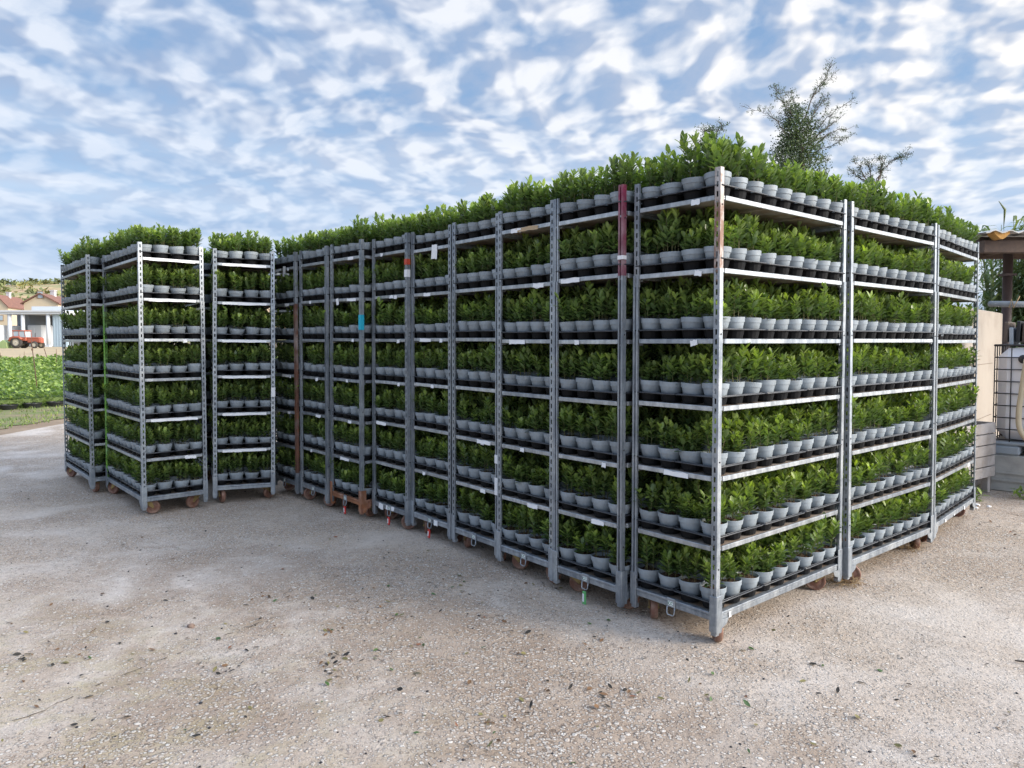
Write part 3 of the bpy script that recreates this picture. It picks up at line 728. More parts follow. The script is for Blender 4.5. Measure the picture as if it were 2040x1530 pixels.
    # tape patches wrapped on posts
    def tape(z, hgt, m, sx=0, nm='tape', post=0):
        b_ = MB(); b_.box((-.037, -.0030, z), (.0012, .0010, z + hgt)); b_.box((-.0002, -.0012, z), (.0014, .031, z + hgt))
        o = obj(nm, (b_, [m]), posts[0, 0][post]); return o
    if key == 'c7': tape(1.66, .13, TEALTAPE)
    if key == 'c6': tape(2.18, .045, mat('red tape', (.5, .06, .03), .5), post=1); tape(2.08, .06, PAPER, post=1)
    if key == 'c2': tape(2.02, .022, PAPER, post=1)
    if key == 'c4': tape(.72, .06, PAPER); tape(.50, .12, PAPER)
    if key == 'lc': tape(1.02, .09, PAPER)
    # plants: 4 across x 9 along, on 2 x 3 trays per shelf
    for k, z in enumerate(zs):
        zt = z + .001 if k else z - .001
        tc_ = []
        for i in range(2):
            for j in range(3):
                cx = -CW / 2 + (.5 - i) * (TW + .002) ; cy = CL / 2 + (j - 1) * (TL + .003)
                cx += r.uniform(-.002, .002); cy += r.uniform(-.001, .001)
                Mt = M @ Matrix.Translation((cx, cy, zt + (.0 if (i + j) % 2 else .0012))) @ Matrix.Rotation(r.uniform(-.006, .006), 4, 'Z')
                outer = ('s' in FACES[key] and j == 0) or ('r' in FACES[key] and i == 0) or ('l' in FACES[key] and i == 1)
                trays.append((key, k, i, j, Mt, outer))
                for a in range(2):
                    for c_ in range(3):
                        u = i * 2 + a; v = j * 3 + c_
                        lx = TW / 2 - TW / 2 * (a + .5); ly = -TL / 2 + TL / 3 * (c_ + .5)
                        s_ = r.uniform(.88, 1.06); sz = s_ * (r.uniform(1.02, 1.16) if k == 6 else r.uniform(.84, 1.12))
                        lift = .003 + (r.random() ** 3) * .010
                        Mp = Mt @ Matrix.Translation((lx + r.uniform(-.003, .003), ly + r.uniform(-.003, .003), lift)) @ Euler((r.gauss(0, .035), r.gauss(0, .035), r.uniform(0, 6.283))).to_matrix().to_4x4()
                        out = []
                        if 's' in FACES[key] and v == 0: out.append(('s', u))
                        if 'r' in FACES[key] and u == 0: out.append(('r', v))
                        if 'l' in FACES[key] and u == 3: out.append(('l', v))
                        plants.append(dict(key=key, k=k, u=u, v=v, M=Mp, sz=sz, s=s_, out=out, var=r.randrange(NV)))

# individuals: the 300 plants that show largest, from the visible outer faces
cand = [p for p in plants if p['out']]
camp = Vector((0, 0, 1.57))
for p in cand: p['d'] = (p['M'].to_translation() - camp).length
cand.sort(key=lambda p: p['d']); single = set(id(p) for p in cand[:300])
def where(key, faces):
    f, i = faces[0]
    if key == 'c1':
        if len(faces) == 2: return 'at the corner post'
        return ('%s from the corner post on the %s side' % (ORD[i], 'shaded' if f == 's' else 'sunlit'))
    if f == 's': return '%s from its right post' % ORD[i]
    return '%s from its near post' % ORD[i]
rest = []
for p in plants:
    if id(p) in single:
        lab = 'potted shrub %s, %s, %s' % (where(p['key'], p['out']), TIERS[p['k']], CDESC[p['key']][1])
        if p['key'] == 'c1': lab = 'potted shrub %s, %s' % (where(p['key'], p['out']), TIERS[p['k']])
        if p['key'] == 'c1' and len(p['out']) == 2: lab = 'potted shrub behind the corner post itself, %s, corner trolley' % TIERS[p['k']]
        t = thing('potted_shrub', lab, 'potted plant', p['M'], 'young laurel-like shrubs in grey pots')
        obj('pot', POTME, t); obj('soil', SOILME[p['var'] % 4], t); fo = obj('foliage', FOLME[p['var']], t)
        fo.scale = (p['s'], p['s'], p['sz'])
    else:
        inner = not p['out'] and p['k'] < 6
        zf = rnd.uniform(1.12, 1.24) if inner else 1.0 + (p['sz'] - p['s']) * .6
        if p['key'][0] == 'm' and p['k'] < 6: zf = rnd.uniform(1.2, 1.34)
        rest.append((p['M'] @ Matrix.Diagonal((1, 1, zf, 1)), p['var']))
scatter_object('potted_shrubs', rest, restcol, 'further rows of young shrubs in grey pots on the trolleys')
trest = []
for key, k, i, j, Mt, outer in trays:
    if outer:
        if key == 'c1': pl_ = ('at the corner post' if i == 0 and j == 0 else ('%s along the sunlit side' % ORD[j] if i == 0 else 'second along the shaded side'))
        elif 's' in FACES[key] and j == 0: pl_ = 'at its %s post' % ('right' if i == 0 else 'left')
        else: pl_ = '%s from its near post' % ORD[j]
        o = obj('plant_tray', TRAYME, mw=Mt)
        tag(o, 'black six-pot tray %s, %s, %s' % (pl_, TIERS[k], CDESC[key][1]), 'tray', 'black plastic trays under the pots')
    else: trest.append((Mt, 0))
scatter_object('inner_plant_trays', trest, traycol, 'further black trays deeper inside the trolleys')

# tags hanging from the coupling handles
def hang_tag(key, m, label, cat='tag', long=.065):
    M = CMW[key] @ Matrix.Translation((-CW / 2, -.008, .088))
    t = thing('hanging_tag', label, cat, M @ Matrix.Rotation(rnd.uniform(-.08, .08), 4, 'Y'))
    b = MB(); b.tube([(0, 0, .004), (.004, -.003, -.004), (0, 0, -.010), (-.004, .003, -.004), (0, 0, .004)], .0012, 5); obj('loop', (b, [STEEL]), t)
    b = MB(); b.box((-.013, -.006, -.012 - long), (.013, .006, -.010), ch=.003); b.box((-.009, -.0075, -.03 - long * .5), (.003, -.0062, -.024), m=1)
    obj('padlock_body' if m is REDPL else 'strip', (b, [m, PAPER]), t)
hang_tag('c2', GREENPL, 'narrow green and white tag hanging from the maroon-post trolley base', long=.085)
hang_tag('c5', REDPL, 'red tag hanging under the trolley with the white sheet')
hang_tag('c6', REDPL, 'red tag hanging below the torn white paper on a base rail')
hang_tag('c7', REDPL, 'red tag hanging from the orange rusty trolley base')
# dry straw caught round castors
def straw(cx, cy, name, label, rad=.10, n=170):
    b = MB()
    for q in range(n):
        a = rnd.uniform(0, 6.28); rr = rad * rnd.random() ** .6; p = Vector((cx + rr * math.cos(a), cy + rr * math.sin(a), rnd.uniform(.003, .075) * (1 - rr / rad * .6)))
        d = Vector((rnd.gauss(0, 1), rnd.gauss(0, 1), rnd.gauss(0, .45))).normalized() * rnd.uniform(.03, .07)
        e = p + d; e.z = max(.002, e.z); mid = (p + e) / 2 + Vector((0, 0, .008)); b.tube([p, mid, e], .0011, 3, cap=False)
    tag(obj(name, (b, [STRAWM])), label, kind='stuff')
q = CMW['r2'] @ Vector((-.05, .08, 0)); straw(q.x, q.y, 'dry_straw', 'dry straw tangled round the castor of the middle sunlit trolley')
q = CMW['r2'] @ Vector((-.12, 1.22, 0)); straw(q.x, q.y, 'dry_straw', 'dry straw caught at the far castor of the middle sunlit trolley', .09, 110)
#BACKGROUND
# ---------------------------------------------------------------- litter, crumbs, cracks on the yard
b = MB()
LITM = [mat('dead leaf brown', (.14, .075, .035), .8, var=.3), mat('fallen leaf green', (.05, .10, .025), .5, var=.3), mat('fallen leaf dark', (.025, .022, .018), .8), mat('fallen leaf orange', (.24, .10, .05), .7, var=.3), mat('fallen leaf olive', (.16, .14, .05), .8, var=.3)]
r = random.Random(21)
def litter(n, cx, cy, sx, sy, weights):
    for q in range(n):
        x, y = r.gauss(cx, sx), r.gauss(cy, sy)
        if x < -8 or y < 1.2 or y > 12: continue
        a = r.uniform(0, 6.28); el = r.uniform(-.15, .35); d = Vector((math.cos(a), math.sin(a), el)); L = r.uniform(.014, .042)
        leaf(b, Vector((x, y, .004 + max(0, -el) * L)), d, Vector((0, 0, 1)) + Vector((r.gauss(0, .4), r.gauss(0, .4), 0)), L, L * r.uniform(.3, .6), r.uniform(-.3, .3), (0, 0, 0), r.choices(range(5), weights)[0])
litter(170, -1.0, 4.0, 1.0, .8, (4, 2, 5, .4, 3)); litter(110, 0.0, 2.9, 1.2, .7, (3, 2, 4, .5, 3)); litter(60, 1.6, 3.0, 1.2, .9, (1, 1, 5, .3, 2)); litter(80, -3.2, 4.6, 1.6, 1.3, (3, 1, 3, 1, 3)); litter(60, 4.5, 6.2, 1.0, .6, (4, 1, 3, .5, 2))
for q in range(14): litter(7, r.uniform(-2.6, .6), r.uniform(2.2, 5), .06, .05, (4, 2, 4, .6, 3))
tag(obj('leaf_litter', (b, LITM)), 'scattered dead and green leaves on the concrete', kind='stuff')
b = MB()
def lump(b, x, y, s, m=0, flat=.6):
    n = 6; k = [(0, 0, s * flat * 1.5)]
    for j, (rr, z) in enumerate(((.8, 1.0), (1.0, .35), (.85, -.1))):
        for i in range(n):
            a = 6.283 * i / n + j * .5; q = r.uniform(.75, 1.2); k.append((math.cos(a) * rr * s * q, math.sin(a) * rr * s * q, z * s * flat))
    fs = [(0, 1 + i, 1 + (i + 1) % n) for i in range(n)]
    for j in range(2):
        for i in range(n): fs.append((1 + j * n + i, 1 + (j + 1) * n + i, 1 + (j + 1) * n + (i + 1) % n, 1 + j * n + (i + 1) % n))
    b.add([(x + p[0], y + p[1], p[2]) for p in k], fs, m, smooth=True)
for q in range(330):
    y = 1.6 + 6 * r.random() ** 1.3; lump(b, r.uniform(-.75 * y, .72 * y), y, r.uniform(.002, .007) * (1.4 if r.random() < .1 else 1), 0)
tag(obj('soil_crumbs', (b, [INK])), 'dark soil crumbs dropped on the concrete', kind='stuff')
b = MB(); PEB = mat('pale pebble', (.42, .38, .33), .8, var=.25, vscale=3)
for q in range(480):
    y = 1.5 + 4.5 * r.random() ** 1.2; x = r.uniform(-.75 * y, .5 * y)
    lump(b, x, y, r.uniform(.003, .007), 0, .45)
tag(obj('loose_pebbles', (b, [PEB])), 'small pale pebbles loose on the worn concrete', kind='stuff')
# cracks: thin dark fissures laid on the surface
b = MB()
def crack(pts, wd):
    out = []
    for (p, q) in zip(pts, pts[1:]):
        n = max(2, int(math.dist(p, q) / .035))
        for i in range(n):
            t = i / n; out.append((p[0] + (q[0] - p[0]) * t + r.gauss(0, .006), p[1] + (q[1] - p[1]) * t + r.gauss(0, .006)))
    vs = []; fs = []
    for i, (x, y) in enumerate(out):
        w_ = wd * .6 * r.uniform(.05, 1.0); vs += [(x - w_, y + w_ * .4, .0035), (x + w_, y - w_ * .4, .0035)]
        if i and r.random() < .62: fs.append((2 * i - 2, 2 * i - 1, 2 * i + 1, 2 * i))
    b.add(vs, fs)
crack([(-2.35, 2.78), (-2.02, 2.95), (-1.85, 3.3), (-1.5, 3.85), (-1.3, 4.1)], .006)
crack([(-1.75, 3.35), (-1.45, 3.55)], .004); crack([(1.9, 4.1), (2.7, 4.0), (3.6, 4.3)], .003)
tag(obj('concrete_cracks', (b, [mat('crack dirt', (.06, .045, .032), .95)])), 'dark cracks running across the worn concrete', kind='structure')
# single finds
def stone(x, y, s, m, label):
    b = MB(); lump(b, 0, 0, s, 0, .7); lump(b, s * .8, -s * .7, s * .45, 0, .5); tag(obj('stone', (b, [m]), mw=Matrix.Translation((x, y, 0))), label, 'stone')
stone(-1.76, 3.92, .020, mat('brown stone', (.20, .14, .11), .85, var=.3), 'brown broken stone alone on the open concrete')
b = MB(); b.tube([(2.45, 3.48, .010), (2.56, 3.43, .014), (2.66, 3.42, .008), (2.75, 3.38, .006)], [.004, .006, .005, .003], 6); b.tube([(2.56, 3.43, .014), (2.60, 3.48, .012)], .003, 5)
tag(obj('twig', (b, [BARK])), 'dark twig lying on the concrete away from the trolleys', 'twig')

# ---------------------------------------------------------------- crop field
def inside_field(x, y): return y < 43 and x < -8.6 - (0) and (x + 10.75) * .9 - (y - 17.3) * .7 < 0
b = MB(); r = random.Random(5)
edge = lambda s_: (-10.75 + .7 * s_, 17.3 + .9 * s_)
n = 0
while n < 15000:
    y = 12 + 31 * r.random() ** 1.7; x = -10 - r.random() * (y * .78 - 8)
    if not inside_field(x, y): continue
    n += 1; hgt = .30 + .10 * math.sin(x * 1.7) * math.sin(y * 1.3) + r.uniform(-.08, .06)
    sc = .055 + .0035 * (y - 12)
    P = Vector((x, y, gz(y) + hgt)); young = r.random()
    for q in range(2):
        a = r.uniform(0, 6.28); el = r.uniform(-.1, .9); d = Vector((math.cos(a) * math.cos(el), math.sin(a) * math.cos(el), math.sin(el)))
        L = sc * r.uniform(.9, 1.6); n_ = d.cross(Vector((0, 0, 1))).normalized() * L * .4
        b.add([tuple(P), tuple(P + d * L * .5 + n_), tuple(P + d * L), tuple(P + d * L * .5 - n_)], [(0, 1, 2, 3)], 0, tint=(young * r.uniform(.6, 1), r.random(), 0))
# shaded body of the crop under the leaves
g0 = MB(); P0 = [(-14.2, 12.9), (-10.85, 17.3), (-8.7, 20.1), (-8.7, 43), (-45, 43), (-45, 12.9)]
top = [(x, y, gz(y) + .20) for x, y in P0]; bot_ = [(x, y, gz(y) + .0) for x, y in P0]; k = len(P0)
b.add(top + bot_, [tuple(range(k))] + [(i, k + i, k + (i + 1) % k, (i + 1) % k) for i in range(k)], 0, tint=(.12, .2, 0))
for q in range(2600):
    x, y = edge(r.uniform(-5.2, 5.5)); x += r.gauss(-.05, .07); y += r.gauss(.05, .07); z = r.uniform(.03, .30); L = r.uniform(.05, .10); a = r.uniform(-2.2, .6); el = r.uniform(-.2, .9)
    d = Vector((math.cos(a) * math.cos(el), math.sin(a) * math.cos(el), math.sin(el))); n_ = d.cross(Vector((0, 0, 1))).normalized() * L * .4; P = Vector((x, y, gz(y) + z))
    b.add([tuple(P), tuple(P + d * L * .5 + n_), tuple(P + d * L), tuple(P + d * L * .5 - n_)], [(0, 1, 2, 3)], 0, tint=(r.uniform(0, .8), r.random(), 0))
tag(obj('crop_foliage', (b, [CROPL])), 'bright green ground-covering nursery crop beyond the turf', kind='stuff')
# black pot rims along the field edge
b = MB(); BLK = mat('black pot edge', (.02, .021, .025), .35)
for i in range(26):
    x, y = edge(-5.2 + i * .42); b.lathe([(.15, 0), (.19, .10), (.20, .115), (.185, .11)], 12, M=Matrix.Translation((x + .12, y - .1, gz(y))))
tag(obj('black_pots', (b, [BLK])), 'line of black pots edging the green crop', kind='stuff')
# turf blades
b = MB()
for q in range(5200):
    y = 10 + 10 * r.random(); x = -8.9 - r.random() * 4.5
    if (x + 10.75) * .9 - (y - 17.3) * .7 < .1: continue
    if math.sin(x * 2.1 + y) + math.sin(y * 1.7 - x) + r.gauss(0, .8) < -.2: continue
    a = r.uniform(0, 6.28); L = r.uniform(.03, .09); P = Vector((x, y, gz(y))); s = Vector((math.cos(a), math.sin(a), 0)) * .012
    b.add([tuple(P - s), tuple(P + s), tuple(P + Vector((r.gauss(0, .03), r.gauss(0, .03), L)))], [(0, 1, 2)], 0, tint=(r.random() ** .8, r.random(), 0))
tag(obj('turf_grass', (b, [GRASSL])), 'short grass tufts on the verge beside the crop', kind='stuff')
RODM = mat('rusty rod', (.11, .06, .04), .8)
for i, (px, yb, yt, wd, lean, lab) in enumerate(((5, 728, 698, .018, -.25, 'short rod standing behind the crop, leaning, furthest from the trolleys'), (47, 729, 700, .012, .05, 'thin rod at the back of the crop, beneath the tractor rear wheel'), (74, 803, 672, .012, -.10, 'tall thin rod in the middle of the green crop'),
        (96, 726, 690, .02, -.28, 'leaning rod behind the crop, below the tractor front wheel'), (111, 740, 695, .013, .03, 'upright thin rod in the crop close to the field trolley'), (36, 740, 706, .011, .12, 'slender rod in the crop left of the tall one'))):
    d = 2267.0 / (yb - 679)
    for it in range(6): d = (1.566 - gz(d)) * 1448 / (yb - 679)
    X = (px - 1020) / 1448 * d; h_ = (yb - yt) / 1448 * d; b = MB()
    b.tube([(0, 0, 0), (lean * h_ * .4, 0, h_ * .5), (lean * h_ * .9, 0, h_)], [wd, wd * .9, wd * .7], 6)
    b.lathe([(wd * 1.6, h_ * .80), (wd * 1.9, h_ * .81), (wd * 1.6, h_ * .83)], 6, M=Matrix.Translation((lean * h_ * .74, 0, 0)))
    tag(obj('garden_rod', (b, [RODM]), mw=Matrix.Translation((X, d, gz(d)))), lab.replace('left of', 'beside'), 'rod', 'rods standing in the crop')

# ---------------------------------------------------------------- tractor, shed, houses
TRED = mat('faded red tractor paint', (.36, .10, .06), .45, var=.15, vscale=2); TYRE = mat('dusty tyre', (.06, .055, .05), .9); RIMM = mat('cream wheel rim', (.55, .50, .40), .6); GLASS = mat('cab glass', (.38, .45, .50), .15); DARK = mat('dark metal', (.04, .04, .042), .6)
d = 89.0; sc = d / 1448; X0 = (29 - 1020) * sc; zg = gz(d)
t = thing('tractor', 'red tractor with a cab parked in front of the open shed', 'tractor', Matrix.Translation((X0, d, zg)) @ Matrix.Scale(.90, 4))
b = MB(); b.box((2.0, -.38, .75), (3.75, .38, 1.42), ch=.06); b.box((1.9, -.42, 1.30), (3.6, .42, 1.50), ch=.06); b.box((3.72, -.3, .70), (3.85, .3, 1.35), ch=.03); obj('hood', (b, [TRED]), t)
b = MB(); b.box((.3, -.25, .6), (3.4, .25, .95), ch=.03); b.box((2.7, -.75, .38), (2.95, .75, .5)); b.box((.65, -.85, .72), (.9, .85, .86)); obj('chassis', (b, [DARK]), t)
for s_ in (-1, 1):
    b = MB(); b.tube([(-.1, s_ * .85, .95), (.05, s_ * .85, 1.35), (.45, s_ * .85, 1.5), (1.2, s_ * .85, 1.5), (1.6, s_ * .85, 1.2)], .16, 6); obj('fender', (b, [TRED]), t)
b = MB(); b.box((.15, -.72, 2.28), (1.95, .72, 2.44), ch=.05)
for (x, y) in ((.3, -.65), (.3, .65), (1.1, -.65), (1.1, .65), (1.85, -.65), (1.85, .65)): b.tube([(x + (.12 if x > 1.5 else 0), y, 1.4), (x, y, 2.3)], .04, 5)
b.box((.3, -.66, 1.0), (2.0, .66, 1.5), ch=.04); obj('cab', (b, [TRED]), t)
b = MB(); b.box((.33, -.63, 1.5), (1.85, .63, 2.28)); obj('window', (b, [GLASS]), t)
for (x, rr, ww, yy) in ((.78, .78, .42, .72), (3.2, .46, .28, .72)):
    for s_ in (-1, 1):
        M = Matrix.Translation((x, s_ * yy, rr)) @ Matrix.Rotation(math.pi / 2, 4, 'X'); b = MB()
        b.lathe([(rr * .6, -ww / 2), (rr * .93, -ww / 2), (rr, -ww * .3), (rr, ww * .3), (rr * .93, ww / 2), (rr * .6, ww / 2)], 22, M=M)
        for q in range(18):
            a = 6.283 * q / 18; b.box((rr * .96, -ww * .45, -.035), (rr * 1.03, ww * .45, .035), M=M @ Matrix.Rotation(a, 4, 'Z'))
        wo_ = obj('wheel', (b, [TYRE]), t); b = MB()
        b.lathe([(0, -ww * .3), (rr * .25, -ww * .34), (rr * .45, -ww * .15), (rr * .6, -ww * .42), (rr * .62, ww * .42), (rr * .45, ww * .15), (rr * .25, ww * .34), (0, ww * .3)], 18, M=M); obj('rim', (b, [RIMM]), wo_)
b = MB(); b.tube([(3.0, -.2, 1.48), (3.0, -.2, 2.1)], .04, 6); obj('exhaust_pipe', (b, [DARK]), t)
t2 = thing('hay_rake', 'faded green implement hitched behind the red tractor', 'farm implement', Matrix.Translation((X0 - 2.4, d - .3, zg)))
b = MB(); b.add([(0, -.6, .0), (2.1, -.6, .0), (2.0, -.6, .7), (1.6, -.6, 1.0), (.9, -.6, .55), (.1, -.6, .5), (0, .6, .0), (2.1, .6, .0), (2.0, .6, .7), (1.6, .6, 1.0), (.9, .6, .55), (.1, .6, .5)], [(0, 1, 2, 3, 4, 5), (11, 10, 9, 8, 7, 6), (0, 6, 7, 1), (1, 7, 8, 2), (2, 8, 9, 3), (3, 9, 10, 4), (4, 10, 11, 5), (5, 11, 6, 0)]); obj('hopper', (b, [mat('faded green paint', (.28, .36, .16), .7, var=.3)]), t2)
b = MB(); b.tube([(2.0, 0, .5), (2.7, 0, .55)], .06, 6); obj('drawbar', (b, [DARK]), t2)

d = 98.0; sc = d / 1448; zg = gz(d)
def XX(px, dd=98.0): return (px - 1020) / 1448 * dd
WHT = mat('pale shed paint', (.55, .58, .62), .7, var=.06); GREY = mat('grey shed wall', (.20, .22, .24), .8, var=.1, vscale=.6); BLUEG = mat('blue grey cladding', (.36, .45, .52), .6, var=.08)
CREAM = mat('cream render', (.60, .50, .35), .85, var=.06, vscale=.5); TILE = mat('red roof tiles', (.24, .115, .08), .85, col2=(.17, .085, .065), vscale=2, var=.2); WALLW = mat('lilac white render', (.50, .48, .50), .85, var=.06)
t = thing('open_shed', 'flat-roofed open shed with pale columns behind the red tractor', 'shed', Matrix.Translation((XX(65), d, zg)))
zr = 1.566 - zg + (679 - 621) * sc; L0 = XX(4) - XX(65); L1 = XX(135) - XX(65)
b = MB(); b.box((L0, -1.0, zr - .35), (L1, 9, zr - .05)); b.box((L0 - .1, -1.2, zr - .05), (L1 + .1, 9.2, zr + .15)); b.box((L0 + 1.5, 4, zr + .15), (L1, 9, zr + .9)); obj('roof', (b, [WHT]), t)
b = MB(); b.box((L0 + .1, 8, 0), (L1 - .1, 8.3, zr - .35)); b.box((L0 + .1, 3, 1.9), (L0 + 1.8, 8, zr - .36)); obj('wall', (b, [GREY]), t)
for px in (27, 53, 103):
    x = XX(px) - XX(65); b = MB(); b.tube([(x, -.6, 0), (x, -.6, zr - .35)], .24, 12); b.box((x - .3, -.9, 0), (x + .3, -.3, .25)); obj('column', (b, [WHT]), t)
b = MB(); b.box((XX(109) - XX(65), -.3, 0), (L1, .3, zr - .36), ch=.02)
for q in range(8): b.box((XX(109) - XX(65) + .2 + q * .35, -.34, .1), (XX(109) - XX(65) + .24 + q * .35, -.30, zr - .8))
obj('side_panel', (b, [BLUEG]), t)
b = MB(); b.box((XX(35) - XX(65), 2, 0), (XX(66) - XX(65), 4.5, 3.0), ch=.15); b.box((XX(38) - XX(65), 1.95, 1.7), (XX(50) - XX(65), 2.0, 2.6)); tag(obj('van', (b, [WHT]), mw=Matrix.Translation((XX(65), d, zg))), 'boxy white van parked inside the open shed', 'van')
b = MB(); x = XX(-20) - XX(65); b.box((XX(-25), d - 1.5, zg), (XX(15), d + 3, zg + 2.9), ch=.05); b.box((XX(-12), d - 1.56, zg + .3), (XX(8), d - 1.51, zg + 1.7), m=1)
tag(obj('storage_container', (b, [WHT, mat('tan tarpaulin', (.40, .33, .25), .9)])), 'pale blue-white container beside the open shed', 'container')
dh = 118.0; zg2 = gz(99)
def house(name, label, pxl, pxr, pxg, ytop, yeave, dh, depth):
    """gable end facing from pxg to pxr, long eave side from pxl to pxg"""
    sc = dh / 1448; x0, xg, x1 = [(p - 1020) * sc for p in (pxl, pxg, pxr)]
    ze = 1.566 + (679 - yeave) * sc - zg2; zt = 1.566 + (679 - ytop) * sc - zg2; xm = (xg + x1) / 2
    t = thing(name, label, 'house', Matrix.Translation((xg, dh, zg2)))
    w2 = x1 - xg; sh = x0 - xg
    # plan: front gable 0..w2 at y=0 ; the wing runs back and to the left
    b = MB(); dv_ = Vector((sh, depth, 0))
    P = [(0, 0), (w2, 0), (w2 + sh, depth), (sh, depth)]
    vs = [(x, y, 0) for x, y in P] + [(x, y, ze) for x, y in P] + [(w2 / 2, 0, zt), (w2 / 2 + sh, depth, zt)]
    b.add(vs, [(0, 1, 5, 8, 4), (2, 3, 7, 9, 6), (0, 4, 7, 3), (1, 2, 6, 5)], 0); obj('wall', (b, [CREAM, WALLW]), t)
    b.mi[2] = 1
    b = MB(); o = .35
    def slab(A, B, C, D):
        up = Vector((0, 0, .22)); q = [Vector(p) for p in (A, B, C, D)]; b.add([tuple(p) for p in q] + [tuple(p + up) for p in q], [(3, 2, 1, 0), (4, 5, 6, 7), (0, 1, 5, 4), (1, 2, 6, 5), (2, 3, 7, 6), (3, 0, 4, 7)])
    k_ = (zt - ze) / (w2 / 2)
    slab((-o, -o, ze - k_ * o), (w2 / 2, -o, zt + .01), (w2 / 2 + sh, depth, zt + .01), (-o + sh, depth, ze - k_ * o))
    slab((w2 / 2, -o, zt + .01), (w2 + o, -o, ze - k_ * o), (w2 + o + sh, depth, ze - k_ * o), (w2 / 2 + sh, depth, zt + .01))
    ro = obj('roof', (b, [TILE]), t)
    b = MB(); cx_ = w2 / 2 + sh * .45; b.box((cx_ - .35, depth * .45, zt - .3), (cx_ + .35, depth * .45 + .6, zt + .9)); b.box((cx_ - .45, depth * .45 - .1, zt + .9), (cx_ + .45, depth * .45 + .7, zt + 1.05)); obj('chimney', (b, [WALLW]), ro)
    for (wx, wz) in ((w2 * .27, ze * .62), (w2 * .68, ze * .62), (w2 * .5, (ze + zt) * .5)):
        b = MB(); b.box((wx - .55, -.10, wz), (wx + .55, .05, wz + 1.2)); f = obj('window', (b, [mat('brown shutter', (.30, .22, .15), .8)]), t)
        b = MB(); b.box((wx - .38, -.13, wz + .12), (wx + .38, -.101, wz + 1.08)); obj('pane', (b, [GLASS]), f)
    for u in (.25, .6):
        b = MB(); b.box((sh * u - .6, depth * u - .15, ze * .55), (sh * u + .5, depth * u + .15, ze * .55 + 1.3)); obj('window', (b, [GLASS]), t)
    return t
house('farmhouse', 'cream gabled house with a red tiled roof behind the shed', 0, 118, 50, 586, 604, 118.0, 13)
house('farmhouse', 'second tiled house, mostly hidden beside the cream gabled one', -70, 18, -25, 588, 610, 150.0, 14)
# hill ridge
b = MB(); n = 60; m_ = 14; vs = []; fs = []
rr_ = random.Random(3)
for j in range(m_):
    for i in range(n):
        x = -1250 + 2300 * i / (n - 1); t = j / (m_ - 1); y = 330 + 260 * t
        ridge = 48 + 6 * math.sin(x * .006 + 1) + 4 * math.sin(x * .017) + 2.5 * math.sin(x * .05)
        if x > -150: ridge *= max(.35, 1 - (x + 150) / 500)
        z = ridge * math.sin(min(1, t * 1.08) * math.pi / 2) ** 1.2 + 2.5 * math.sin(x * .03 + y * .04) * t
        vs.append((x, y, z - .5))
for j in range(m_ - 1):
    for i in range(n - 1): fs.append((j * n + i, j * n + i + 1, (j + 1) * n + i + 1, (j + 1) * n + i))
b.add(vs, fs, smooth=True)
HILL = mat('scrub hillside', (.28, .27, .12), .95, col2=(.50, .34, .20), vscale=.03, var=.3, noisemix=(.45, .6))
tag(obj('hills', (b, [HILL])), 'low scrubby hill ridge beyond the houses', kind='structure')
b = MB(); HT = leaf_material('hill tree leaf', (.12, .15, .06), (.36, .32, .12), rough=.9, trans=.1)
for q in range(900):
    x = rr_.uniform(-560, -260); t = rr_.uniform(.25, 1.0); y = 330 + 260 * t
    ridge = 48 + 6 * math.sin(x * .006 + 1) + 4 * math.sin(x * .017) + 2.5 * math.sin(x * .05)
    z = ridge * math.sin(min(1, t * 1.08) * math.pi / 2) ** 1.2 + 2.5 * math.sin(x * .03 + y * .04) * t - .5
    if math.sin(x * .05) + math.sin(y * .06 + x * .02) + rr_.gauss(0, .7) < -.1 and t < .95: continue
    s = rr_.uniform(1.6, 4.2); tn = (rr_.random() ** 1.5, rr_.random(), 0)
    for w_ in range(16):
        c = Vector((x + rr_.gauss(0, s * .5), y + rr_.gauss(0, s * .5), z + s * .5 + rr_.gauss(0, s * .32))); q_ = s * .30
        k = [c + Vector((rr_.gauss(0, q_), rr_.gauss(0, q_), rr_.gauss(0, q_ * .8))) for _ in range(4)]
        b.add([tuple(p) for p in k], [(0, 1, 2), (0, 2, 3), (0, 3, 1)], 0, tint=tn)
tag(obj('hillside_trees', (b, [HT])), 'scattered trees and scrub covering the far hill', kind='stuff')

# ---------------------------------------------------------------- things beside the sunlit end
PANELM = mat('weathered beige wall', (.36, .315, .27), .85, col2=(.25, .21, .175), vscale=1.4, var=.12, bump=.2, bscale=10, noisemix=(.5, .8))
t = thing('rendered_wall', 'beige rendered wall behind the wooden crate and tank', 'wall', Matrix.Translation((4.65, 7.65, 0)) @ Matrix.Rotation(R(48), 4, 'Z'))
b = MB(); b.box((-1.1, 0, 0), (3.0, .12, 1.94), ch=.01); obj('wall_panel', (b, [PANELM]), t)
b = MB()
for z in (.62, 1.28): b.box((-1.0, -.004, z), (2.3, .0008, z + .004))
b.box((1.1, -.004, 0), (1.11, .0008, 1.9)); obj('joint', (b, [mat('dark joint brown', (.12, .09, .07), .9)]), t)  # dark brown seam lines of the wall panels
b = MB(); b.tube([(5.38, 8.20, 1.982), (6.9, 8.55, 1.985)], .034, 12); tag(obj('grey_pipe', (b, [mat('grey plastic pipe', (.20, .215, .225), .5, var=.1)])), 'long grey pipe lying along the top of the beige wall', 'pipe')
b = MB(); b.tube([(5.60, 8.21, 1.94), (5.62, 8.20, 2.03), (5.66, 8.22, 1.94), (5.69, 8.20, 2.03), (5.71, 8.20, 2.07)], .006, 5); tag(obj('string_tie', (b, [STRAWM])), 'pale string tied round the pipe on the wall', 'string')
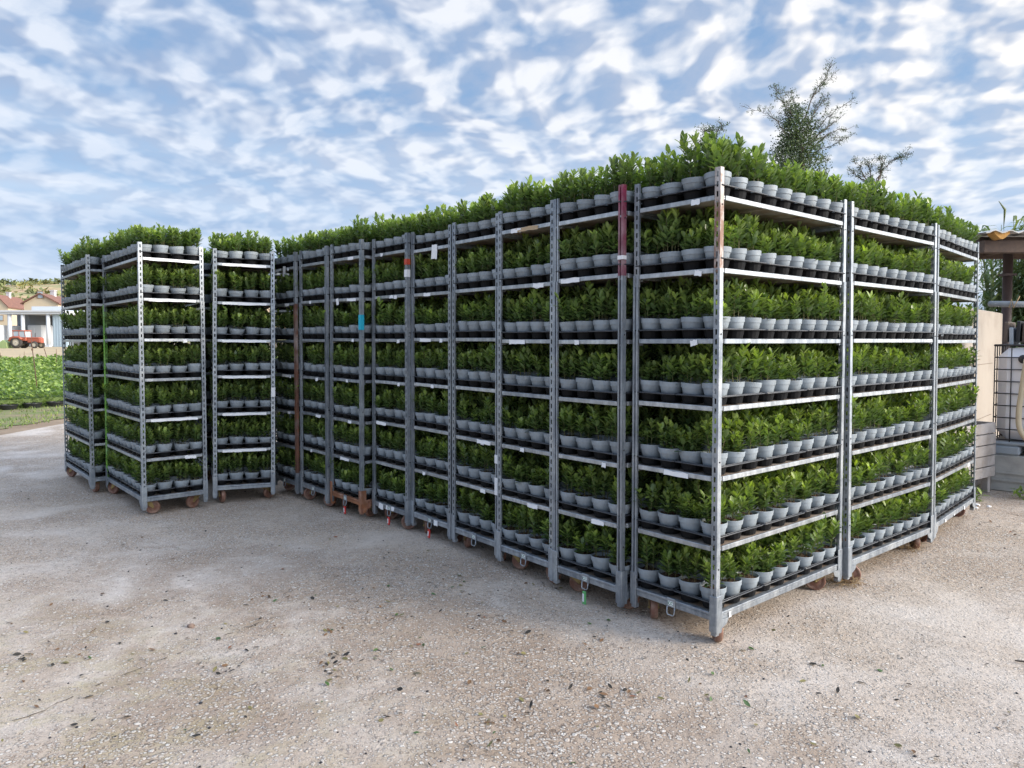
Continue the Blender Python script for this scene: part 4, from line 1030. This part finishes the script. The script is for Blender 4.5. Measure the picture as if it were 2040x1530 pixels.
# concrete plinth with pallet and tank
t = thing('concrete_plinth', 'low grey concrete plinth carrying the caged tank', 'plinth', Matrix.Translation((6.0, 7.60, 0)) @ Matrix.Rotation(R(-42), 4, 'Z'))
PL = mat('stained concrete', (.44, .43, .40), .9, col2=(.33, .32, .30), vscale=3, var=.2, bump=.4, bscale=25)
b = MB(); b.box((-.72, -.66, 0), (1.6, .9, .38), ch=.012); obj('block', (b, [PL]), t)
b = MB(); b.box((-.70, -.675, .11), (1.5, -.664, .13)); b.box((-.66, -.675, .19), (1.5, -.664, .205)); obj('shutter_line', (b, [PL]), t)
T0 = Matrix.Translation((5.80, 7.56, .38)) @ Matrix.Rotation(R(-42), 4, 'Z')
PALM = mat('blue-grey plastic pallet', (.30, .34, .38), .5, var=.1)
t = thing('pallet', 'blue-grey plastic pallet under the caged tank', 'pallet', T0)
b = MB(); b.box((-.6, -.5, .105), (.6, .5, .14), ch=.01); obj('deck', (b, [PALM]), t)
for x in (-.6, -.14, .35):
    b = MB(); b.box((x, -.5, 0), (x + .26, .5, .104), ch=.02); obj('runner', (b, [PALM]), t)
t = thing('tank', 'white plastic liquid tank in a dark wire cage, on a pallet', 'tank', T0 @ Matrix.Translation((0, 0, .14)))
b = MB(); b.box((-.565, -.475, .02), (.565, .475, .97), ch=.09); b.lathe([(.0, .99), (.1, .99), (.11, .96)], 16); bo = obj('bottle', (b, [mat('milky tank plastic', (.78, .76, .77), .35, var=.06, vscale=2)]), t)
for p in bo.data.polygons: p.use_smooth = False
CAGE = mat('dark cage tube', (.05, .05, .055), .5, metal=.4); b = MB()
xs = [-.58 + .145 * i for i in range(9)]; ys_ = [-.49 + .14 * i for i in range(8)]; zs_ = [.02, .13, .25, .375, .50, .625, .75, .875, 1.0]
for x in xs:
    for y in (-.49, .49): b.tube([(x, y, 0), (x, y, 1.0)], .006, 6)
for y in ys_:
    for x in (-.58, .58): b.tube([(x, y, 0), (x, y, 1.0)], .006, 6)
for z in zs_:
    b.tube([(-.58, -.49, z), (.58, -.49, z), (.58, .49, z), (-.58, .49, z), (-.58, -.49, z)], .006 if z < .99 else .013, 6)
for x in (-.2, .2): b.tube([(x, -.49, 1.0), (x, .49, 1.0)], .012, 6)
obj('cage', (b, [CAGE]), t)
b = MB(); M = Matrix.Translation((-.33, -.50, .86)) @ Matrix.Rotation(math.pi / 2, 4, 'X'); b.lathe([(0, -.01), (.045, -.01), (.045, .03), (.03, .04), (0, .04)], 14, M=M); obj('valve_cap', (b, [BLK]), t)
b = MB(); wq = [T0 @ Vector(p) for p in ((-.30, -.56, 1.0), (-.33, -.57, .7), (-.35, -.58, .45), (-.33, -.60, .28), (-.22, -.64, .14), (-.02, -.72, .02), (.25, -.85, -.12), (.55, -.95, -.30), (.9, -1.0, -.365))]
cu = []
for i in range(len(wq) - 1):
    p0, p1, p2, p3 = wq[max(0, i - 1)], wq[i], wq[i + 1], wq[min(len(wq) - 1, i + 2)]
    for s_ in range(4):
        q = s_ / 4; cu.append(.5 * ((2 * p1) + (p2 - p0) * q + (2 * p0 - 5 * p1 + 4 * p2 - p3) * q * q + (3 * p1 - p0 - 3 * p2 + p3) * q ** 3))
cu.append(wq[-1]); b.tube(cu, .026, 10); tag(obj('hose', (b, [mat('cream hose', (.52, .43, .29), .55, var=.12, vscale=5)])), 'thick cream hose hanging in front of the caged tank', 'hose')
# bits on the tank
t = T0 @ Matrix.Translation((0, 0, 1.155))
b = MB(); rr_ = random.Random(12)
for i in range(7):
    x = -.52 + i * .052; b.box((x, -.42 + rr_.uniform(-.02, .02), 0), (x + .036, .05, .20 + rr_.uniform(-.02, .03)), m=i % 3, ch=.006, M=Matrix.Rotation(R(rr_.uniform(-6, 6)), 4, 'Y'))
tag(obj('stacked_tray_bundle', (b, [mat('muddy brown plastic', (.10, .075, .06), .6), PALM, BLK]), mw=t), 'bundle of muddy old trays stacked on top of the tank', 'tray bundle')
b = MB(); b.box((-.16, -.40, 0), (.14, .0, .19), ch=.008); b.box((-.155, -.402, .192), (.135, -.20, .199), M=Matrix.Rotation(R(4), 4, 'X')); tag(obj('cardboard_box', (b, [mat('tan cardboard', (.42, .33, .24), .85, var=.1)]), mw=t), 'small tan cardboard box on top of the tank', 'box')
for i, (a, L_, rad, x, y, c, lab) in enumerate(((38, .9, .030, -.02, -.15, (.30, .33, .36), 'lowest of the grey pipes leaning over the tank'), (42, .8, .028, .06, -.10, (.36, .40, .43), 'middle grey pipe leaning over the tank'), (46, .85, .030, .12, -.05, (.24, .27, .30), 'topmost grey pipe leaning over the tank'))):
    b = MB(); M = t @ Matrix.Translation((x - .22, y, .30 + i * .05)) @ Matrix.Rotation(R(90 + a * .8), 4, 'Y')
    b.lathe([(rad, 0), (rad, L_)], 16, M=M); b.lathe([(rad * .85, L_), (rad * .85, 0)], 16, M=M); b.lathe([(rad * .85, 0), (rad, 0)], 16, M=M); b.lathe([(rad, L_), (rad * .85, L_)], 16, M=M)
    tag(obj('leaning_pipe', (b, [mat('pipe grey %d' % i, c, .5, var=.1)])), lab, 'pipe', 'grey pipes leaning over the tank')
b = MB(); b.box((-.03, -.03, 0), (.03, .03, .50), ch=.006); tag(obj('timber_batten', (b, [mat('grey timber', (.22, .20, .19), .85, var=.25, vscale=12), ]), mw=t @ Matrix.Translation((.30, .0, .05)) @ Matrix.Rotation(R(-14), 4, 'Y')), 'grey timber batten standing among the pipes on the tank', 'batten')
# wooden crate
WOOD = mat('weathered grey planks', (.40, .365, .345), .85, col2=(.27, .235, .21), vscale=4, var=.22, bump=.35, bscale=30)
ang = math.atan2(.25, .365); CM = Matrix.Translation((4.99, 7.46, 0)) @ Matrix.Rotation(ang, 4, 'Z')
t = thing('wooden_crate', 'weathered wooden plank crate on short legs, beside the end trolley', 'crate', CM @ Matrix.Translation((-.45, .17, 0)))
offc = Matrix.Translation((.45, -.17, 0))
def cpart(nm, b, ms): o = obj(nm, (b, ms), t); o.matrix_local = offc; return o
b = MB(); ph = .112
for k in range(5):
    z = .17 + k * ph; b.box((-.9, 0, z + .005), (0, .022, z + ph - .005), ch=.003, M=Matrix.Translation((0, rr_.uniform(-.003, .003), 0))); b.box((-.9, .33, z + .003), (0, .352, z + ph - .003), ch=.003)
    b.box((-.022, .023, z + .003), (0, .329, z + ph - .003), ch=.003); b.box((-.9, .023, z + .003), (-.878, .329, z + ph - .003), ch=.003)
b.box((-.87, .03, .18), (-.03, .32, .20)); cpart('plank_side', b, [WOOD])
for x in (-.84, -.08):
    for y in (.03, .262):
        b = MB(); b.box((x, y, 0), (x + .06, y + .06, .168), ch=.004); b.box((x + .005, y + .001 if y < .3 else y + .02, .17), (x + .05, y + .035 if y < .3 else y + .055, .72)); cpart('leg', b, [WOOD])
b = MB(); rr_ = random.Random(9); vs = []; n = 9
for j in range(n):
    for i in range(n):
        u, v_ = i / (n - 1), j / (n - 1); edge_ = min(u, v_, 1 - u, 1 - v_)
        vs.append((-.80 + .35 * u, .05 + .26 * v_, .70 + min(1, edge_ * 4) * (.10 + .13 * (1 - u) * rr_.uniform(.6, 1.2)) + rr_.uniform(-.01, .01)))
b.add(vs, [(j * n + i, j * n + i + 1, (j + 1) * n + i + 1, (j + 1) * n + i) for j in range(n - 1) for i in range(n - 1)], smooth=True)
b.box((-.79, .07, .35), (-.46, .29, .70)); tag(obj('black_sack', (b, [mat('black sacking', (.025, .026, .03), .6, bump=.3)]), mw=CM), 'crumpled black plastic sack lying in the wooden crate', 'sack')
# canopy roof on a steel post
t = thing('canopy_roof', 'corrugated lean-to roof on a dark post behind the tank', 'canopy', Matrix.Translation((6.2, 9.6, 0)))
DBEAM = mat('dark brown beam', (.075, .05, .04), .8, col2=(.13, .085, .06), vscale=4, var=.25)
b = MB(); b.box((-.04, -.06, 2.72), (5, .06, 2.88), ch=.006); b.box((-.02, .07, 2.86), (5, .20, 2.94)); b.box((-.02, 1.7, 2.84), (5, 1.82, 2.98)); obj('beam', (b, [DBEAM]), t)
for xr in (.1, 1.1, 2.1, 3.1): 
    b = MB(); b.box((xr, -.1, 2.882), (xr + .07, 1.9, 2.94)); obj('rafter', (b, [DBEAM]), t)
b = MB(); nx_ = 120; vs = []; fs = []
for k, (yy, z0) in enumerate(((-.22, 2.975), (2.0, 3.08))):
    for lay in (0, 1):
        for i in range(nx_ + 1):
            x = -.12 + 5 * i / nx_; w_ = .018 * math.cos(2 * math.pi * x / .20) ; vs.append((x, yy, z0 + w_ - lay * .012))
N = nx_ + 1
for i in range(nx_):
    fs += [(i, i + 1, 2 * N + i + 1, 2 * N + i), (3 * N + i, 3 * N + i + 1, N + i + 1, N + i), (N + i, N + i + 1, i + 1, i)]
b.add(vs, fs, smooth=False); obj('roof_sheet', (b, [mat('pale fibre cement sheet', (.55, .53, .50), .8, var=.15, vscale=4)]), t)
FOAM = mat('orange foam', (.50, .26, .07), .85, var=.3, vscale=12)
for (xa, xb, hh) in ((.0, .20, .07), (.92, 1.35, .05), (2.1, 2.4, .05)):
    b = MB(); n = 10; vs = []
    for i in range(n + 1):
        x = xa + (xb - xa) * i / n; w_ = .018 * math.cos(2 * math.pi * x / .20); vs += [(x, -.20, 2.962 + w_), (x, -.20, 2.962 + w_ - hh * (1 - .5 * (2 * i / n - 1) ** 2)), (x, -.05, 2.962 + w_), (x, -.05, 2.962 + w_ - hh * (1 - .5 * (2 * i / n - 1) ** 2))]
    fs = []
    for i in range(n):
        a, c = 4 * i, 4 * i + 4; fs += [(a, a + 1, c + 1, c), (a + 1, a + 3, c + 3, c + 1), (a + 2, c + 2, c + 3, a + 3), (a, c, c + 2, a + 2)]
    fs += [(0, 2, 3, 1), (4 * n, 4 * n + 1, 4 * n + 3, 4 * n + 2)]; b.add(vs, fs); obj('foam_filler', (b, [FOAM]), t)
for (x, y) in ((.93, .9), (4.4, .9)):
    b = MB(); b.tube([(x, y, 0), (x, y, 2.90)], .062, 14); b.box((x - .08, y - .08, 2.50), (x + .08, y + .08, 2.53)); obj('post', (b, [mat('dark brown steel post', (.07, .045, .04), .6, var=.2)]), t)
# weeds by the plinth
def weed(x, y, label, s=1.0):
    b = MB()
    for q in range(26):
        a = r.uniform(0, 6.28); L = r.uniform(.03, .08) * s; el = r.uniform(.1, 1.2); d = Vector((math.cos(a) * math.cos(el), math.sin(a) * math.cos(el), math.sin(el)))
        P = Vector((r.gauss(0, .03 * s), r.gauss(0, .03 * s), r.uniform(.0, .07) * s)); leaf(b, P, d, Vector((0, 0, 1)), L, L * .35, .3, (r.random() * .7, r.random(), 0))
    tag(obj('weed', (b, [CROPL]), mw=Matrix.Translation((x, y, 0))), label, 'weed', 'weeds along the plinth')
weed(5.05, 7.17, 'small green weed at the foot of the concrete plinth', 1.3); weed(4.55, 7.05, 'low weed under the wooden crate', 1.1); weed(4.75, 7.42, 'tiny weed beneath the crate beside its leg', 1.0)
b = MB()
for (x, y, s) in ((4.42, 6.86, .03), (4.5, 6.80, .022), (4.35, 6.75, .02)): lump(b, x, y, s, 0, .5)
tag(obj('paper_scraps', (b, [PAPER])), 'white scraps lying beside the crate leg', kind='stuff')
# giant reeds
b = MB(); r = random.Random(31)
for q in range(760):
    y = r.uniform(11.9, 14.0); x = y * .655 + r.random() * 6.5; H = r.uniform(2.3, 3.7) + (r.uniform(0, .5) if r.random() < .3 else 0)
    lean = Vector((r.gauss(0, .05), r.gauss(0, .05), 1)); top_ = Vector((x, y, 0)) + lean * H
    b.tube([(x, y, 0), tuple(Vector((x, y, 0)) + lean * H * .5), tuple(top_)], [.010, .008, .004], 4, tint=(.55, .5, 0), cap=False)
    nl = int(H * 11)
    for k in range(nl):
        t_ = .12 + .88 * k / nl; P = Vector((x, y, 0)) + lean * H * t_; a = r.uniform(0, 6.28); L = r.uniform(.30, .58) * (1.1 - .3 * t_); wd = .022
        d = Vector((math.cos(a), math.sin(a), 0)); s = Vector((-math.sin(a), math.cos(a), 0)) * wd; up = r.uniform(.5, 1.1)
        p1 = P + d * L * .35 + Vector((0, 0, L * .35 * up)); p2 = P + d * L * .75 + Vector((0, 0, L * .36 * up)); p3 = P + d * L + Vector((0, 0, L * (.12 * up - .12)))
        tn = (min(1, max(0, r.gauss(.3, .3))), r.random(), 0)
        b.add([tuple(P - s * .5), tuple(P + s * .5), tuple(p1 - s), tuple(p1 + s), tuple(p2 - s * .8), tuple(p2 + s * .8), tuple(p3)], [(0, 1, 3, 2), (2, 3, 5, 4), (4, 5, 6)], 0, tint=tn)
    if r.random() < .06:
        b.tube([tuple(top_), tuple(top_ + Vector((r.gauss(0, .03), 0, .30))), tuple(top_ + Vector((r.gauss(0, .05), 0, .45)))], [.004, .022, .004], 5, tint=(.75, .1, 0))
tag(obj('reeds', (b, [REEDL])), 'dense thicket of tall giant reeds behind the canopy', kind='stuff')

# ---------------------------------------------------------------- trees
def clump(b, c, s, n, r, tn=None, sz=.06):
    for q in range(n):
        P = c + Vector((r.gauss(0, s), r.gauss(0, s), r.gauss(0, s))); a = r.uniform(0, 6.28); el = r.uniform(-1.3, 1.3)
        d = Vector((math.cos(a) * math.cos(el), math.sin(a) * math.cos(el), math.sin(el))); L = sz * r.uniform(.7, 1.5)
        n_ = d.cross(Vector((r.gauss(0, 1), r.gauss(0, 1), r.gauss(0, 1)))).normalized() * L * .35
        b.add([tuple(P), tuple(P + d * L * .5 + n_), tuple(P + d * L), tuple(P + d * L * .5 - n_)], [(0, 1, 2, 3)], 0, tint=tn or (r.random() * .6, r.random(), 0))
def spray_tree(x, y, ztop, label, seed, limbs, core=None, leafn=10):
    """bare fanning limbs with sparse sprays; limbs in world offsets from the tree's axis"""
    r = random.Random(seed); t = thing('tree', label, 'tree', Matrix.Translation((x, y, 0)))
    tb = MB(); cb = MB()
    zb = limbs[0][0][2] - .3
    tb.tube([(0, 0, 0), (.05, 0, zb * .5), (0, 0, zb + .4)], [.16, .12, .07], 8, tint=(0, 0, 0))
    for pts in limbs:
        P = [Vector(p) for p in pts]; full = []
        for i in range(len(P) - 1):
            for s_ in range(5): full.append(P[i].lerp(P[i + 1], s_ / 5) + Vector((r.gauss(0, .02), r.gauss(0, .02), r.gauss(0, .02))))
        full.append(P[-1]); K = len(full); L = sum((a - c).length for a, c in zip(P, P[1:]))
        tb.tube(full, [max(.005, .018 * (1 - k / K)) for k in range(K)], 5, tint=(0, 0, 0), cap=False)
        for k in range(int(K * .25), K):
            for q in range(3):
                if r.random() < .2: continue
                d = ((full[min(k + 1, K - 1)] - full[k - 1]).normalized() + Vector((r.gauss(0, .7), r.gauss(0, .7), r.gauss(.15, .6)))).normalized()
                l_ = r.uniform(.08, .30) * (.6 + L * .15); e = full[k] + d * l_; mid = full[k] + d * l_ * .5 + Vector((0, 0, .02))
                tb.tube([full[k], mid, e], .0045, 3, tint=(0, 0, 0), cap=False)
                for g in (mid, e, e): 
                    if r.random() < .95: clump(cb, g, .025, r.randint(2, leafn), r, (r.random() * .35, r.random(), 0), .024)
    if core:
        for (cx, cy, cz, rx, rz, n) in core:
            for q in range(n):
                a = r.uniform(0, 6.28); el = math.asin(r.uniform(-1, 1)); k = r.uniform(.55, 1.0) * (1 + .12 * math.sin(a * 3 + cz * 4))
                P = Vector((cx + rx * k * math.cos(a) * math.cos(el), cy + rx * k * math.sin(a) * math.cos(el), cz + rz * k * math.sin(el)))
                clump(cb, P, .08, 15, r, (max(0, r.gauss(.3, .28)), r.random(), 0), .045)
    obj('trunk', (tb, [BARK]), t); obj('crown', (cb, [TREEL]), t)
def S(px, py, d, x0): return ((px - 1020) / 1448 * d - x0, 0, 1.566 + (679 - py) / 1448 * d)
def limb(pts, d, x0, r):
    out = []; dy_ = r.uniform(-.7, .7)
    for i, (px, py) in enumerate(pts):
        q = S(px, py, d, x0); out.append((q[0], dy_ * i / (len(pts) - 1), q[2]))
    return out
r = random.Random(77); d = 20.0; x0 = (1590 - 1020) / 1448 * d
L_ = [[(1590, 300), (1560, 250), (1530, 228), (1492, 212)], [(1588, 290), (1565, 250), (1545, 215), (1528, 187)], [(1585, 270), (1562, 235), (1552, 200)], [(1586, 260), (1585, 215), (1582, 182)],
      [(1590, 250), (1608, 200), (1625, 172), (1630, 153)], [(1592, 248), (1612, 196), (1632, 175), (1645, 161)], [(1592, 270), (1612, 235), (1628, 205)], [(1592, 280), (1625, 245), (1648, 215)],
      [(1595, 285), (1630, 248), (1672, 216)], [(1595, 295), (1640, 262), (1672, 237)], [(1598, 300), (1640, 272), (1690, 258)], [(1600, 310), (1650, 268), (1676, 275)], [(1600, 315), (1640, 300), (1662, 290)],
      [(1600, 322), (1630, 312), (1665, 311)], [(1588, 300), (1540, 262), (1516, 240)], [(1590, 290), (1570, 230), (1560, 205), (1556, 178)], [(1594, 285), (1618, 225), (1640, 200)], [(1596, 300), (1650, 250), (1660, 225)]]
spray_tree(x0, d, 0, 'dark evergreen tree with fanning wispy branches above the trolleys', 4, [limb(p, d, x0, r) for p in L_],
   core=[(*(S(1583, 300, d, x0)), .52, 1.15, 330), (*(S(1574, 262, d, x0)), .32, .75, 150), (*(S(1600, 340, d, x0)), .60, .9, 240), (*(S(1560, 325, d, x0)), .45, .6, 130)])
d = 18.0; x0 = (1735 - 1020) / 1448 * d
L_ = [[(1735, 380), (1745, 345), (1765, 325), (1775, 324)], [(1733, 375), (1720, 345), (1712, 332)], [(1734, 378), (1738, 350), (1735, 332), (1722, 330)], [(1735, 370), (1755, 350), (1762, 338)], [(1733, 372), (1706, 355), (1690, 345)], [(1733, 374), (1700, 350), (1684, 332)]]
spray_tree(x0, d, 0, 'sparse bushy tree tip just showing above the middle sunlit trolley', 5, [limb(p, d, x0, r) for p in L_], leafn=9)
d = 15.0; x0 = (1405 - 1020) / 1448 * d
L_ = [[(1405, 300), (1397, 286), (1391, 279)], [(1405, 300), (1411, 284), (1417, 274)], [(1405, 296), (1404, 282), (1402, 275)]]
spray_tree(x0, d, 0, 'small dark tree top peeping over the corner trolley plants', 6, [limb(p, d, x0, r) for p in L_], core=[(*(S(1406, 292, d, x0)), .17, .13, 40)])
